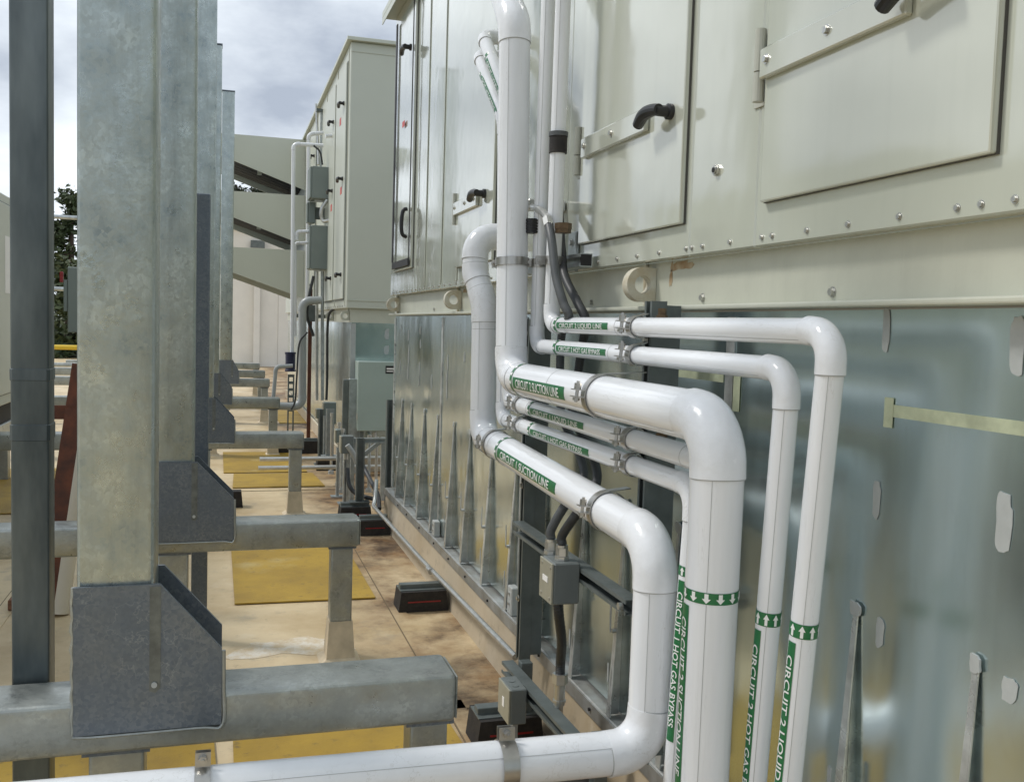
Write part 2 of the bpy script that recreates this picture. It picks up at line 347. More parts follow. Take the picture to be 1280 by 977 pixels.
# ------------------------------------------------------------------ insulated pipes
def pipe(label, pts, r, Rb, mtl='pvc', emat='elbow_pvc', cat='pipe', name='insulated_pipe', group=None, joints=(), ov=.0022, ext=.018, n=36):
    pts = [V(p) for p in pts]; base = min(pts, key=lambda p: p.z)
    t = thing(name, base, label, cat, group)
    ends = [pts[0]]; arcs = []
    for i in range(1, len(pts)-1):
        a, s, e = arc(pts[i-1], pts[i], pts[i+1], Rb if not isinstance(Rb, (list, tuple)) else Rb[i-1]); arcs.append((a, s, e)); ends += [s, e]
    ends.append(pts[-1])
    for i in range(0, len(ends), 2):
        if (ends[i+1]-ends[i]).length > .004:
            dd_ = ends[i+1]-ends[i]; m2 = mtl if mtl != 'pvc' else ('pvc_v' if abs(dd_.z) > .7*dd_.length else 'pvc_y' if abs(dd_.y) > .7*dd_.length else 'pvc')
            ps = obj('pipe_section', MB().cyl(ends[i], ends[i+1], r, n), m2, t)
            if mtl == 'pvc' and dd_.length > .3:
                ax_ = dd_.normalized(); sv = V((-.62, -.78, 0)) if abs(ax_.z) > .7 else (V((-.75, 0, -.66)) if abs(ax_.y) > .7 else V((0, -.8, .6)))
                sv = (sv-ax_*sv.dot(ax_)).normalized()
                obj('lap_seam', MB().obox((ends[i]+ends[i+1])/2+sv*(r+.0001), (ax_, sv, ax_.cross(sv)), (dd_.length/2-.001, .0005, .0005)), 'seam', ps)
            for (k, f) in joints:
                if k == i//2:
                    c = ends[i].lerp(ends[i+1], f); d = (ends[i+1]-ends[i]).normalized()
                    obj('joint_seam', MB().tube([c-d*.0008, c+d*.0008], r+.0006, n, True), 'seam', ps)
    for a, s, e in arcs:
        d0 = (a[1]-a[0]).normalized(); d1 = (a[-1]-a[-2]).normalized()
        path = [a[0]-d0*ext]+a+[a[-1]+d1*ext]
        mid = len(path)//2
        el = obj('elbow', MB().tube(path, r+ov, n), emat, t)
        for c, d in ((path[0], -d0), (path[-1], d1)):
            obj('joint_seam', MB().tube([c, c+d*.0022], r+.0009, n, True), 'seam', el)
    return t
# =================================================================== the roof
o = obj('roof_deck', MB().box(-16, 9, -7, 34, -.4, 0), 'membrane', kind='structure')
roof = o
sm = [(-16, 1.10, 3.33, 3.41), (-16, 1.10, 6.3, 6.38), (-16, 1.10, 8.05, 8.12), (.80, .87, 2.5, 6.2), (-.62, -.55, -5, 3.3), (-16, 1.1, 11.4, 11.48), (-1.0, -.93, 3.42, 8.0)]
for a in sm:
    ms_ = obj('membrane_seam', MB().box(a[0], a[1], a[2], a[3], .0005, .0035), 'membrane', roof)
    obj('lap_edge', MB().box(a[0], a[1], a[2]-.005, a[2]-.0005, .0004, .0028) if a[1]-a[0] > 1 else MB().box(a[0]-.005, a[0]-.0005, a[2], a[3], .0004, .0028), 'lap_dirt', ms_)
obj('ground', MB().box(-600, 600, -300, 900, -7.5, -7), 'ground_far', kind='structure')
pads = [('yellow walkway pad between the first and second steel beams', (.04, .775, 2.42, 3.22)),
        ('yellow walkway pad under the near column', (-1.1, -.015, 2.36, 3.28)),
        ('large yellow walkway pad behind the second steel beam', (.06, .74, 4.80, 6.02)),
        ('yellow walkway pad just behind the third steel beam', (.03, .74, 9.0, 10.4)),
        ('thin yellow walkway pad before the third steel beam', (.10, .82, 8.2, 8.92)),
        ('yellow walkway pad beside the cream unit behind the dark post', (-1.9, -1.05, 7.3, 9.4)),
        ('yellow walkway pad beneath the far beams', (.75, 1.9, 13.3, 16.5))]
for k, (lb, (a, b, c_, d)) in enumerate(pads):
    rn = random.Random(k); z = .0042; j = lambda: rn.uniform(-.012, .012)
    P = [(a+j(), c_+j(), z), (b+j()+.03, c_+j(), z), (b+j(), d+j(), z), (a+j(), d+j(), z)]
    obj('walkway_pad', MB().prism(P, (0, 0, .006)), 'pad', label=lb, cat='walkway pad', group='yellow walkway pads')
obj('coating_patch', blob((.29, 4.13, .0006), (1, 0, 0), (0, 1, 0), .19, .12, .001, 28, .3, 3), 'coating', roof)
obj('coating_patch', blob((.25, 6.75, .0006), (1, 0, 0), (0, 1, 0), .30, .13, .001, 26, .3, 5), 'coating', roof)
obj('membrane_patch', blob((.72, 3.55, .0006), (1, 0, 0), (0, 1, 0), .09, .12, .003, 12, .1, 9), 'upstand', roof)
# =================================================================== curb under the near unit
XW = 1.15
def ribs(parent, ys, ztop=.88, zb=.254):
    for k, y in enumerate(ys):
        x0, x1 = XW-.040, XW-.006
        mb = MB()
        # outer strip leaning from the ledge edge up to the wall, with the web behind it
        mb.prism([(x0, y-.016, zb), (x0+.003, y-.016, zb), (x1+.003, y-.007, ztop), (x1, y-.007, ztop)], (0, .0021, 0))
        mb.prism([(x0, y-.0135, zb), (x0, y+.013, zb), (x1, y+.006, ztop), (x1, y-.0046, ztop)], (.003, 0, 0))
        mb.prism([(x0+.0032, y+.010, zb), (XW-.0005, y+.010, zb), (XW-.0005, y+.004, ztop-.002), (x1+.0032, y+.004, ztop-.002)], (0, .002, 0))
        o_ = obj('stiffener', mb, 'rib_metal', parent)
        obj('sealant_cap', blob((XW-.004, y, ztop+.012), (0, 1, 0), (0, 0, 1), .011+.003*(k % 3), .014, -.004, 12, .12, k), 'sealant', o_)
        mb2 = MB().cyl((x0+.006-.012+.03*.2, y-.004, zb+.26), (x0+.014, y-.004, zb+.26), .007, 8)
        obj('rivet', mb2, 'zinc', o_)
        for q in range(2):
            obj('sealant_bead', blob((x0-.0005+.045*.03*q, y+.004, zb+.13+.17*q), (0, 1, 0), (0, 0, 1), .004, .03+.01*q, -.003, 8, .2, k*7+q), 'sealant', o_)
ct = thing('roof_curb', (XW, 2.6, 0), 'galvanized metal curb with tapered stiffeners under the near cream unit', 'curb')
pe = [-2.0, -.6, .62, 2.02, 3.62, 5.12, 6.62]
for k in range(len(pe)-1):
    mb = MB().box(XW, XW+.03, pe[k]+.001, pe[k+1]-.001, .262, 1.452)
    obj('wall_panel', mb, 'curb_%d' % (k % 3), ct)
    obj('panel_joint', MB().box(XW-.004, XW-.0005, pe[k+1]-.018, pe[k+1]+.018, .262, 1.44), 'rib_metal', ct)
obj('end_panel', MB().box(XW+.031, 3.4, 6.585, 6.62, .262, 1.452), 'curb_0', ct)
obj('ledge', MB().box(1.108, XW+.02, -2, 6.66, .212, .25, .004).box(1.102, 1.1075, -2, 6.66, .205, .248), 'ledge_metal', ct)
obj('membrane_upstand', MB().prism([(1.085, -2, 0), (1.13, -2, 0), (1.13, -2, .21), (1.112, -2, .21)], (0, 8.64, 0)), 'upstand', ct)
ys = [1.207, 1.508, 2.24, 2.58, 2.91, 3.31, 3.68, 4.06, 4.45, 4.79, 5.18, 5.55, 5.95, 6.28]
ribs(ct, ys)
for k, y in enumerate([1.36, 2.0, 2.7, 3.2, 3.45, 3.9, 4.3, 4.65, 5.0, 5.4, 5.8, 6.1]):
    obj('bolt', MB().cyl((1.096, y, .228), (1.103, y, .228), .006, 8), 'black_plastic', ct)
# sealant patches and tape on the panels
sp = [((1255, 653), .016, .045), ((1108, 412), .009, .042), ((1272, 432), .014, .044), ((1096, 623), .010, .034), ((1100, 790), .011, .026), ((1262, 862), .014, .02)]
for k, ((x, y), rx, rz) in enumerate(sp):
    c_ = pX(x, y, XW-.0008)
    obj('sealant_patch', blob(c_, (0, 1, 0), (0, 0, 1), rx, rz, -.0014, 16, .09, k+20), 'sealant', ct)
for k in range(26):                                        # sealed fastener lines further along
    y = random.choice([3.1, 3.5, 3.87, 4.25, 4.62, 4.98, 5.37, 5.75, 6.12, 6.4])+random.uniform(-.02, .02); z = random.uniform(.95, 1.38)
    obj('sealant_patch', blob((XW-.0008, y, z), (0, 1, 0), (0, 0, 1), .009, random.uniform(.02, .07), -.0014, 10, .15, k+50), 'sealant', ct)
a, b = pX(1112, 512, XW), pX(1290, 532, XW)
obj('tape_strip', MB().box(XW-.0016, XW-.0006, .95, a.y, a.z-.012, a.z+.010), 'tape', ct)
obj('tape_strip', MB().box(XW-.0024, XW-.0017, a.y-.012, a.y+.012, a.z-.032, a.z+.022), 'tape', ct)
obj('tape_strip', MB().box(XW-.0016, XW-.0006, 2.05, 2.42, 1.283, 1.305), 'tape', ct)
obj('tape_strip', MB().box(XW-.0024, XW-.0017, 1.97, 2.0, 1.22, 1.33), 'tape', ct)
# grey cleats on the ledge
for y, h in ((5.08, .085), (3.62, .115)):
    t_ = thing('cleat', (1.13, y, .25), 'small grey cleat box standing on the curb ledge '+('near the pale box and strut' if y < 4 else 'beside the far stiffeners'), 'cleat')
    obj('cleat_body', MB().box(1.112, 1.146, y-.03, y+.03, .25, .25+h, .004), 'sealant', t_)
    obj('screw', MB().cyl((1.106, y, .25+h*.4), (1.112, y, .25+h*.4), .006, 8).cyl((1.106, y, .25+h*.75), (1.112, y, .25+h*.75), .006, 8), 'zinc', t_)
# =================================================================== near unit
XC = 1.10
ZB, ZT = 1.588, 3.45
un = thing('air_handler', (2.2, 2.6, 1.455), 'large glossy cream rooftop unit with hinged doors above the pipes', 'air handler')
obj('core', MB().box(1.135, 3.4, -2.0, 6.55, ZB+.002, ZT-.02), 'cream', un)
ce = [-2.0, -.9, .05, 1.02, 1.855, 2.16, 3.05, 3.78, 4.62, 4.98, 5.40, 5.70, 6.565]
for k in range(len(ce)-1):
    obj('cabinet_panel', MB().box(XC, XC+.034, ce[k]+.0012, ce[k+1]-.0012, ZB, ZT, .0035), 'cream', un)
for y in (4.98, 5.40, 4.62):
    obj('seam_rib', MB().box(XC-.006, XC-.0005, y-.011, y+.011, ZB+.03, ZT-.03, .0025), 'cream', un)
obj('roof_cap', MB().box(XC-.085, 3.45, -2.05, 6.63, ZT, ZT+.045, .004).box(XC-.085, XC-.08, -2.05, 6.63, ZT-.04, ZT-.001), 'cream_far', un)
obj('end_panel', MB().box(XC+.036, 3.4, 6.552, 6.566, ZB+.002, ZT-.002), 'cream', un)
rl = obj('base_rail', MB().box(1.138, 1.16, -2, 6.60, 1.4685, ZB-.001), 'cream_rail', un)
obj('rail_flange', MB().box(1.098, 1.30, -2, 6.62, 1.456, 1.468, .004, 2), 'cream_rail', rl)
obj('rail_end', MB().box(1.161, 3.4, 6.58, 6.60, 1.469, ZB-.001), 'cream_rail', un)
def hexbolt(p, d, r=.007, h=.006):
    p = V(p); d = V(d).normalized(); return MB().cyl(p, p+d*h, r, 6).cyl(p+d*.0003, p+d*.0015, r*1.45, 14)
for k, y in enumerate([1.0, 1.14, 1.205, 1.255, 1.39, 1.53, 1.66, 1.785, 1.825, 1.96, 2.09, 2.145, 2.175, 2.33, 2.47, 2.61, 2.76, 2.90, 3.03, 3.07]+[3.2+.13*i for i in range(26)]):
    obj('screw', hexbolt((XC, y, 1.607), (-1, 0, 0), .0046, .005), 'zinc', un)
for y in (1.62, 2.15, 2.9, 4.1, 5.3):
    obj('bolt', hexbolt((1.138, y, 1.487), (-1, 0, 0), .0075, .008), 'zinc', rl)
# lifting lugs
def lug(y, parent, x=1.138, z=1.527, r=.047, m_='rusty_cream'):
    n = 28; hole = .024; cx = x-.040; vs = []; fs = []
    outer = []
    for k in range(n):
        t = 2*math.pi*k/n; px_, pz = cx+r*math.cos(t), z+r*math.sin(t)
        if math.cos(t) > 0: px_ = min(cx+r*1.0+.0, x-.001) if abs(math.sin(t)) < .99 else px_
        outer.append((px_, pz))
    inner = [(cx+hole*math.cos(2*math.pi*k/n), z+hole*math.sin(2*math.pi*k/n)) for k in range(n)]
    for yy in (y, y+.034):
        vs += [(a_, yy, b_) for a_, b_ in outer]+[(a_, yy, b_) for a_, b_ in inner]
    for k in range(n):
        j = (k+1) % n
        fs += [(k, j, n+j, n+k), (2*n+k, 3*n+k, 3*n+j, 2*n+j), (k, 2*n+k, 2*n+j, j), (n+k, n+j, 3*n+j, 3*n+k)]
    l = obj('lifting_lug', MB().add(vs, fs), m_, parent)
    obj('weld_bar', MB().box(x-.012, x-.0005, y+.05, y+.062, 1.471, ZB-.002, .002), m_, l)
for y in (2.42, 4.66, 6.40): lug(y, un)
for k, (y_, z_, rx_, rz_) in enumerate(((2.27, 1.572, .05, .012), (2.33, 1.55, .008, .03), (4.6, 1.57, .03, .010))):
    obj('rust_mark', blob((1.1376, y_, z_), (0, 1, 0), (0, 0, 1), rx_, rz_, -.0006, 20, .3, k+80), 'rust_film', rl)
def handle(parent, y, z, x, s=1, far=False):
    """black T-handle: round base boss, lever swung towards +Y"""
    h = obj('handle', MB().tube([(x, y, z), (x-.012, y, z), (x-.014, y, z), (x-.045, y, z)], [.020*s, .020*s, .0145*s, .0135*s], 20), 'black_plastic', parent)
    p = smooth_path([(x-.040, y-.010, z+.001), (x-.042, y+.035*s, z+.006), (x-.044, y+.075*s, z+.002), (x-.040, y+.115*s, z-.014)], 5)
    obj('lever', MB().tube(p, [.014*s+.003*s*math.sin(3.1*i/len(p)) for i in range(len(p))], 14), 'black_plastic', h)
def door(y0, y1, z0, z1, strap=None, hy=None, hz=1.972, th=.017, gask='gasket_grey'):
    d = obj('door', MB().box(XC-th, XC-.0012, y0, y1, z0, z1, .004, 2), 'cream_door', un)
    obj('gasket', MB().box(XC-.006, XC-.0005, y0-.0012, y1+.001, z0-.001, z1+.001), gask, d)
    if strap:
        obj('strap', MB().box(XC-th-.016, XC-th-.0005, strap[0], strap[1], 1.931, 1.993, .003), 'cream_door', d)
        for f in (.06, .52, .9): obj('screw', hexbolt((XC-th-.016, strap[1]+(strap[0]-strap[1])*f, 1.966), (-1, 0, 0), .007, .007), 'zinc', d)
        obj('hinge', MB().box(XC-.004, XC-.0006, y1+.010, y1+.062, 1.885, 2.045, .001).cyl((XC-.020, y1+.018, 1.89), (XC-.020, y1+.018, 1.95), .012, 14).cyl((XC-.020, y1+.018, 1.953), (XC-.020, y1+.018, 2.04), .012, 14), 'hinge_paint', d)
        for z in (1.915, 1.965, 2.012): obj('screw', hexbolt((XC-.004, y1+.048, z), (-1, 0, 0), .006, .005), 'zinc', d)
    if hy: handle(d, hy, hz, XC-th)
    return d
door(2.185, 2.90, 1.669, 3.30, (2.385, 2.86), 2.255, 1.955)
door(1.176, 1.815, 1.678, 3.30, (1.362, 1.813), 1.275, 1.962)
door(3.93, 4.60, 1.68, 3.30, (4.16, 4.60), 4.06)
door(.15, .90, 1.684, 3.30, (.36, .90), .26)
d = door(5.76, 6.39, 1.74, 3.36)
obj('heavy_gasket', MB().box(XC-.031, XC-.0246, 5.79, 6.36, 1.755, 1.80, .002).box(XC-.031, XC-.0246, 6.33, 6.375, 1.8005, 3.34, .002).box(XC-.030, XC-.0246, 5.770, 5.778, 1.755, 3.34), 'gasket', d)
handle(d, 5.84, 3.06, XC-.026); 
obj('handle', MB().tube(smooth_path([(XC-.026, 5.86, 1.93), (XC-.055, 5.86, 1.95), (XC-.06, 5.86, 2.03), (XC-.05, 5.86, 2.09), (XC-.026, 5.86, 2.10)], 5), .012, 12), 'black_plastic', d)
obj('warning_tag', MB().box(XC-.0262, XC-.0246, 6.02, 6.10, 2.63, 2.665), 'red_tag', d)
t_ = pX(897, 213, XC)
lt = obj('latch', MB().cyl((XC, t_.y, t_.z), (XC-.008, t_.y, t_.z), .013, 6).cyl((XC-.0085, t_.y, t_.z), (XC-.011, t_.y, t_.z), .009, 16), 'zinc', un)
obj('latch_slot', MB().cyl((XC-.0115, t_.y, t_.z), (XC-.0125, t_.y, t_.z), .006, 12), 'gasket', lt)
# =================================================================== struts
strut_defs = [('tall dark strut channel behind the left clamps of the pipes', (1.01, 3.17, .23), (1.01, 3.17, 1.43)),
              ('tall dark strut channel behind the right clamps of the pipes', (1.01, 2.19, .30), (1.01, 2.19, 1.475))]
for lb, p, q in strut_defs:
    st = thing('strut_channel', (1.03, p[1], p[2]), lb, 'strut channel')
    obj('channel', MB().channel(p, q, .044, .041, (-1, 0, 0)), 'strut_grey', st)
    obj('back_channel', MB().channel((1.052, p[1], p[2]), (1.052, p[1], q[2]-.01), .043, .041, (1, 0, 0)) if False else MB().box(1.0515, 1.09, p[1]-.021, p[1]+.021, p[2]+.02, q[2]-.01), 'strut_grey', st)
    for z in (.45, .85, 1.38): obj('bolt', hexbolt((1.008, p[1], z), (-1, 0, 0), .008, .008), 'zinc', st)
sh = thing('strut_channel', (1.0, 2.8, .66), 'horizontal dark strut channel carrying the junction box', 'strut channel')
obj('channel', MB().channel((.966, pX(640, 663, .966).y, .712), (.966, pX(782, 748, .966).y, .712), .041, .041, (-1, 0, 0)), 'strut_grey', sh)
obj('end_bolt', MB().cyl((.966, pX(782, 748, .966).y+.02, .712), (.955, pX(782, 748, .966).y+.02, .712), .010, 6), 'zinc', sh)
RY = pX(730, 335, 1.05).y; BP = pX(715, 290, 1.084)
su = thing('strut_channel', (1.05, 2.95, 1.6), 'short strut rail holding the upright pipes under the cream unit', 'strut channel')
obj('channel', MB().channel((1.035, 3.42, 1.61), (1.035, RY, 1.61), .041, .041, (-1, 0, 0), .0035), 'strut_galv', su)
obj('bracket_plate', MB().box(1.084, 1.098, BP.y-.035, BP.y+.035, 1.585, BP.z, .003), 'strut_galv', su)
obj('bolt', hexbolt((1.084, BP.y, BP.z-.035), (-1, 0, 0), .009, .008), 'zinc', su)
obj('end_cap', MB().box(1.0385, 1.0725, RY-.004, RY+.004, 1.5935, 1.6265), 'gasket', su)  # black plug added as the shade inside the rail's open end
# =================================================================== pipes
RS, RL = .050, .0238
X1, X2, XL = .95, .90, .984
cz = {'g': 'insulated refrigerant pipes on the near unit'}
def onax(p, q, z=None, y=None):
    p, q = V(p), V(q); f = (z-p.z)/(q.z-p.z) if z is not None else (y-p.y)/(q.y-p.y)
    return p.lerp(q, f)
P1 = pipe('thick white pipe with the lower suction label, turning left along the roof at the bottom',
     [(1.13, 3.60, 1.745), (.925, 3.60, 1.745), (.925, 3.58, 1.60), (X1, 3.52, 1.48), (X1, 3.50, .985), (X1, 1.965, .925), (X1, 1.968, .437), (-1.3, 1.955, .473)],
     .049, [.075, .09, .2, .085, .095, .085], joints=((3, .12), (4, .12)), group=cz['g'])
pipe_label(P1, onax((X1, 3.50, .985), (X1, 1.965, .925), y=3.16), (0, -1.535, -.06), (-1, 0, .05), .049, 'CIRCUIT 1 SUCTION LINE', .60, .034)
P2 = pipe('thick white pipe with the upper suction label, bending down over its own arrow band',
     [(X2, 3.60, 2.95), (X2, 3.06, 2.38), (X2, 2.985, 1.238), (X2, 1.612, 1.236), (X2, 1.625, .02)], .051, [.12, .085, .09], joints=((2, .08), (2, .35)), group=cz['g'])
pipe_label(P2, (X2, 2.83, 1.238), (0, -1, 0), (-1, 0, -.12), .051, 'CIRCUIT 2 SUCTION LINE', .46, .036)
pipe_label(P2, onax((X2, 1.612, 1.236), (X2, 1.625, .02), .918), (0, .013, -1.216), (-1, .12, 0), .051, 'CIRCUIT 2 SUCTION LINE', .37, .030)
a0 = pX(690, 380, XL); a1 = pX(703, 60, XL)
L2 = pipe('slim white pipe, topmost of the horizontal runs, with black coupling on its riser',
     [(XL, a1.y, 3.0), (XL, a0.y, 1.411), (XL, 1.392, 1.408), (XL, 1.505, .02)], RL, [.045, .05], joints=((1, .1), (1, .38)), group=cz['g'])
pipe_label(L2, (XL, a0.y-.085, 1.411), (0, -1, 0), (-1, 0, -.05), RL, 'CIRCUIT 2 LIQUID LINE', .40, .019, arrows=8, band=.02)
pipe_label(L2, onax((XL, 1.392, 1.408), (XL, 1.505, .02), .902), (0, .113, -1.388), (-1, -.12, 0), RL, 'CIRCUIT 2 LIQUID LINE', .36, .019, rev=True, arrows=8, band=.026)
kz = pX(693, 182, XL).z
obj('coupling', MB().tube([(XL, a0.y+(a1.y-a0.y)*.53, kz-.03), (XL, a0.y+(a1.y-a0.y)*.53, kz+.02)], RL+.004, 24), 'rubber', L2)
obj('coupling_cap', MB().tube([(XL, a0.y+(a1.y-a0.y)*.53, kz+.0205), (XL, a0.y+(a1.y-a0.y)*.53, kz+.034)], RL+.006, 24), 'flex_grey', L2)
b0 = pX(671, 420, XL); b1 = pX(684, 60, XL)
H2 = pipe('slim white pipe running just below the topmost slim pipe',
     [(XL, b1.y, 3.0), (XL, b0.y, 1.342), (XL, 1.520, 1.338), (XL, 1.600, .02)], RL-.001, [.045, .05], joints=((1, .45),), group=cz['g'])
pipe_label(H2, (XL, a0.y-.085, 1.342), (0, -1, 0), (-1, 0, -.05), RL-.001, 'CIRCUIT 2 HOT GAS BYPASS', .39, .019, arrows=8, band=.02)
pipe_label(H2, onax((XL, 1.520, 1.338), (XL, 1.600, .02), .888), (0, .080, -1.318), (-1, -.12, 0), RL-.001, 'CIRCUIT 2 HOT GAS BYPASS', .42, .019, rev=True, arrows=8, band=.026)
def diag(px, py): return pX(px, py, XL)
e1 = diag(604, 45); f1 = diag(640, 140)
L1 = pipe('slim white pipe right below the upper suction pipe, riser leaning out',
     [(1.13, e1.y, e1.z), (XL, e1.y, e1.z), (XL, f1.y, f1.z), (XL, 3.27, 1.135), (XL, 1.735, 1.128), (XL, 1.765, .02)], .0265, [.045, .08, .045, .05], joints=((3, .16), (3, .93)), group=cz['g'])
pipe_label(L1, (XL, 2.98, 1.134), (0, -1, 0), (-1, 0, -.1), .0265, 'CIRCUIT 1 LIQUID LINE', .48, .022, arrows=8, band=.02)
pipe_label(L1, diag(614, 72), diag(640, 140)-diag(604, 45), (-1, -.2, 0), .0265, 'CIRCUIT 1 LIQUID LINE', .30, .02, arrows=8, band=.02)
e2 = diag(598, 68); f2 = diag(632, 150)
H1 = pipe('lowest slim white horizontal pipe above the lower suction pipe, riser leaning out',
     [(1.13, e2.y, e2.z), (XL, e2.y, e2.z), (XL, f2.y+.02, f2.z), (XL, 3.35, 1.066), (XL, 1.850, 1.066), (XL, 1.925, .02)], .0245, [.045, .08, .045, .05], joints=((3, .16),), group=cz['g'])
pipe_label(H1, (XL, 2.98, 1.066), (0, -1, 0), (-1, 0, -.1), .0245, 'CIRCUIT 1 HOT GAS BYPASS', .52, .021, arrows=8, band=.02)
pipe_label(H1, onax((XL, 1.850, 1.066), (XL, 1.925, .02), .895), (0, .075, -1.046), (-1, -.35, 0), .0245, 'CIRCUIT 1 HOT GAS BYPASS', .37, .022, rev=True, arrows=8, band=.022)
pipe_label(H1, diag(607, 93), diag(632, 150)-diag(598, 68), (-1, -.2, 0), .0245, 'CIRCUIT 1 HOT GAS BYPASS', .30, .02, arrows=8, band=.02)
# roof boots where the pipes go down
for k, (x, y, r_, lb) in enumerate([(X2, 1.625, .05, 'thick suction pipe'), (XL, 1.505, .024, 'outer slim pipe'), (XL, 1.60, .023, 'inner slim pipe'), (XL, 1.765, .0265, 'liquid pipe behind the suction pipe'), (XL, 1.925, .0245, 'slim pipe beside the thick down pipe')]):
    obj('pipe_boot', MB().tube([(x, y, .001), (x, y, .02), (x, y, .10)], [r_+.028, r_+.012, r_+.003], 24), 'flashing_boot', label='tan rubber boot sealing the %s to the roof' % lb, cat='pipe boot')
# clamps ---------------------------------------------------------------
def clamp(label, c, ax, r, ear, tail=None, wdt=.026):
    """metal strap ring round the axis with two ears, bolt and nuts; ear = outward direction of the ears"""
    c, ax, ear = V(c), V(ax).normalized(), V(ear).normalized(); ear = (ear-ax*ear.dot(ax)).normalized(); t2 = ax.cross(ear)
    t = thing('pipe_clamp', c, label, 'pipe clamp', 'pipe clamps on the strut channels')
    obj('strap', MB().ring(c, ax, r+.0028, r+.0050, wdt, 40), 'steel_clamp', t)
    for s in (-1, 1): obj('ear', MB().obox(c+ear*(r+.018)+t2*s*.0085, (ear, ax, t2), (.0145, wdt/2, .0012)), 'steel_clamp', t)
    b = obj('bolt', MB().cyl(c+ear*(r+.020)-t2*.022, c+ear*(r+.020)+t2*.030, .0042, 10), 'steel_clamp', t)
    for q in (-.0145, .0135, .021): obj('nut', MB().cyl(c+ear*(r+.020)+t2*(q-.0035), c+ear*(r+.020)+t2*(q+.0035), .0088, 6), 'steel_clamp', b)
    if tail:
        a_ = c+V((0, 0, r+.004)); b_ = V(tail); d_ = (b_-a_); 
        obj('tail', MB().obox((a_+b_)/2, (d_, ax, d_.cross(ax)), (d_.length/2, wdt/2, .0012)), 'steel_clamp', t)
    return t
def hclamp(lb, y, p0, r):       # on horizontal runs
    return clamp(lb, (p0[0], y, p0[1]), (0, 1, 0), r, (-.93, 0, .1), (1.008, y, p0[1]+r+.010))
hclamp('clamp on the topmost slim pipe at the right strut', 2.19, (XL, 1.4095), RL)
hclamp('clamp on the second slim pipe at the right strut', 2.19, (XL, 1.340), RL-.001)
hclamp('clamp on the upper suction pipe at the right strut', 2.19, (X2, 1.237), .051)
hclamp('clamp on the upper lower-circuit slim pipe at the right strut', 2.19, (XL, 1.130), .0265)
hclamp('clamp on the lowest slim pipe at the right strut', 2.19, (XL, 1.066), .0245)
hclamp('clamp on the lower suction pipe at the right strut', 2.26, (X1, .937), .049)
hclamp('clamp on the lower suction pipe at the left strut', 3.31, (X1, .977), .049)
hclamp('clamp on the upper lower-circuit slim pipe at the left strut', 3.13, (XL, 1.1345), .0265)
hclamp('clamp on the lowest slim pipe at the left strut', 3.13, (XL, 1.066), .0245)
clamp('clamp round the upright thick pipe on the short rail', (X2, 3.009, 1.61), (0, -.066, -1), .051, (-.5, .86, 0))
clamp('clamp round the left upright slim pipe on the short rail', (XL, b0.y+(b1.y-b0.y)*.14, 1.61), (0, 0, -1), RL-.001, (-1, .2, 0))
clamp('clamp round the right upright slim pipe on the short rail', (XL, a0.y+(a1.y-a0.y)*.12, 1.61), (0, 0, -1), RL, (-1, .2, 0))
clamp('wide clamp on the thick pipe along the roof near its elbow', (.605, 1.960, .4425), (1, 0, -.017), .049, (0, .12, 1), None, .036)
clamp('clamp on the thick pipe along the roof below the gusset plate', (-.03, 1.957, .4527), (1, 0, -.017), .049, (0, .12, 1), None, .03)
for x_, lb in ((.605, 'under the wide roof pipe clamp'), (-.03, 'under the roof pipe below the gusset')):
    sp_ = thing('pipe_stand', (x_, 1.957, 0), 'small strut stand '+lb, 'pipe stand')
    obj('post', MB().box(x_-.02, x_+.02, 1.937, 1.977, 101e-3, .39), 'strut_galv', sp_)
    obj('foot', MB().prism([(x_-.12, 1.88, 0), (x_+.12, 1.88, 0), (x_+.10, 1.88, .10), (x_-.10, 1.88, .10)], (0, .15, 0)), 'rubber', sp_)
# fitting with solenoid and brass union under the risers
vf = pX(665, 281, .955); vk = [pX(664, 258, .985), pX(676, 263, .962), pX(684, 272, .952), pX(687, 286, .948)]
vt = thing('valve', (vf.x, vf.y, vf.z-.03), 'small valve with black coil beside the upright thick pipe', 'valve')
obj('body', MB().box(.965, 1.0985, vk[0].y-.03, vk[0].y+.03, vk[0].z-.014, vk[0].z+.022, .005), 'zinc', vt)
cm = MB()
for k in range(5): cm.cyl((vf.x, vf.y, vf.z-.026+k*.009), (vf.x, vf.y, vf.z-.0205+k*.009), .023, 18)
cm.cyl((vf.x, vf.y, vf.z-.028), (vf.x, vf.y, vf.z+.019), .020, 16); obj('coil', cm, 'black_plastic', vt)
obj('connector', MB().tube(smooth_path(vk[:3]+[vk[2].lerp(vk[3], .5)], 5), .012, 14), 'zinc', vt)
obj('connector_nut', MB().cyl(vk[2].lerp(vk[3], .1), vk[2].lerp(vk[3], .75), .0165, 6), 'zinc', vt)
bf = pX(704, 284, XL)
obj('brass_union', MB().tube([(XL, bf.y, bf.z-.018), (XL, bf.y, bf.z-.006), (XL, bf.y, bf.z-.0055), (XL, bf.y, bf.z+.012)], [.0245, .0245, .0262, .0262], 6), 'brass', label='brass union on the slim riser below the black coupling', cat='pipe fitting')
for (px_, py_, z0_, lb) in ((830, 387, 0, 'on the topmost slim pipe below the lifting lug'), (829, 547, 0, 'on the slim pipe near the thick down pipe')):
    q_ = pX(px_, py_, 1.0)
    zt = 1.409+RL if py_ < 400 else 1.129+.0265
    obj('brass_port', MB().tube([(XL+.012, q_.y, zt-.006), (XL+.012, q_.y, zt+.006), (XL+.012, q_.y, zt+.0065), (XL+.012, q_.y, zt+.022)], [.014, .014, .010, .010], 6), 'brass', label='small brass service port '+lb, cat='service port')
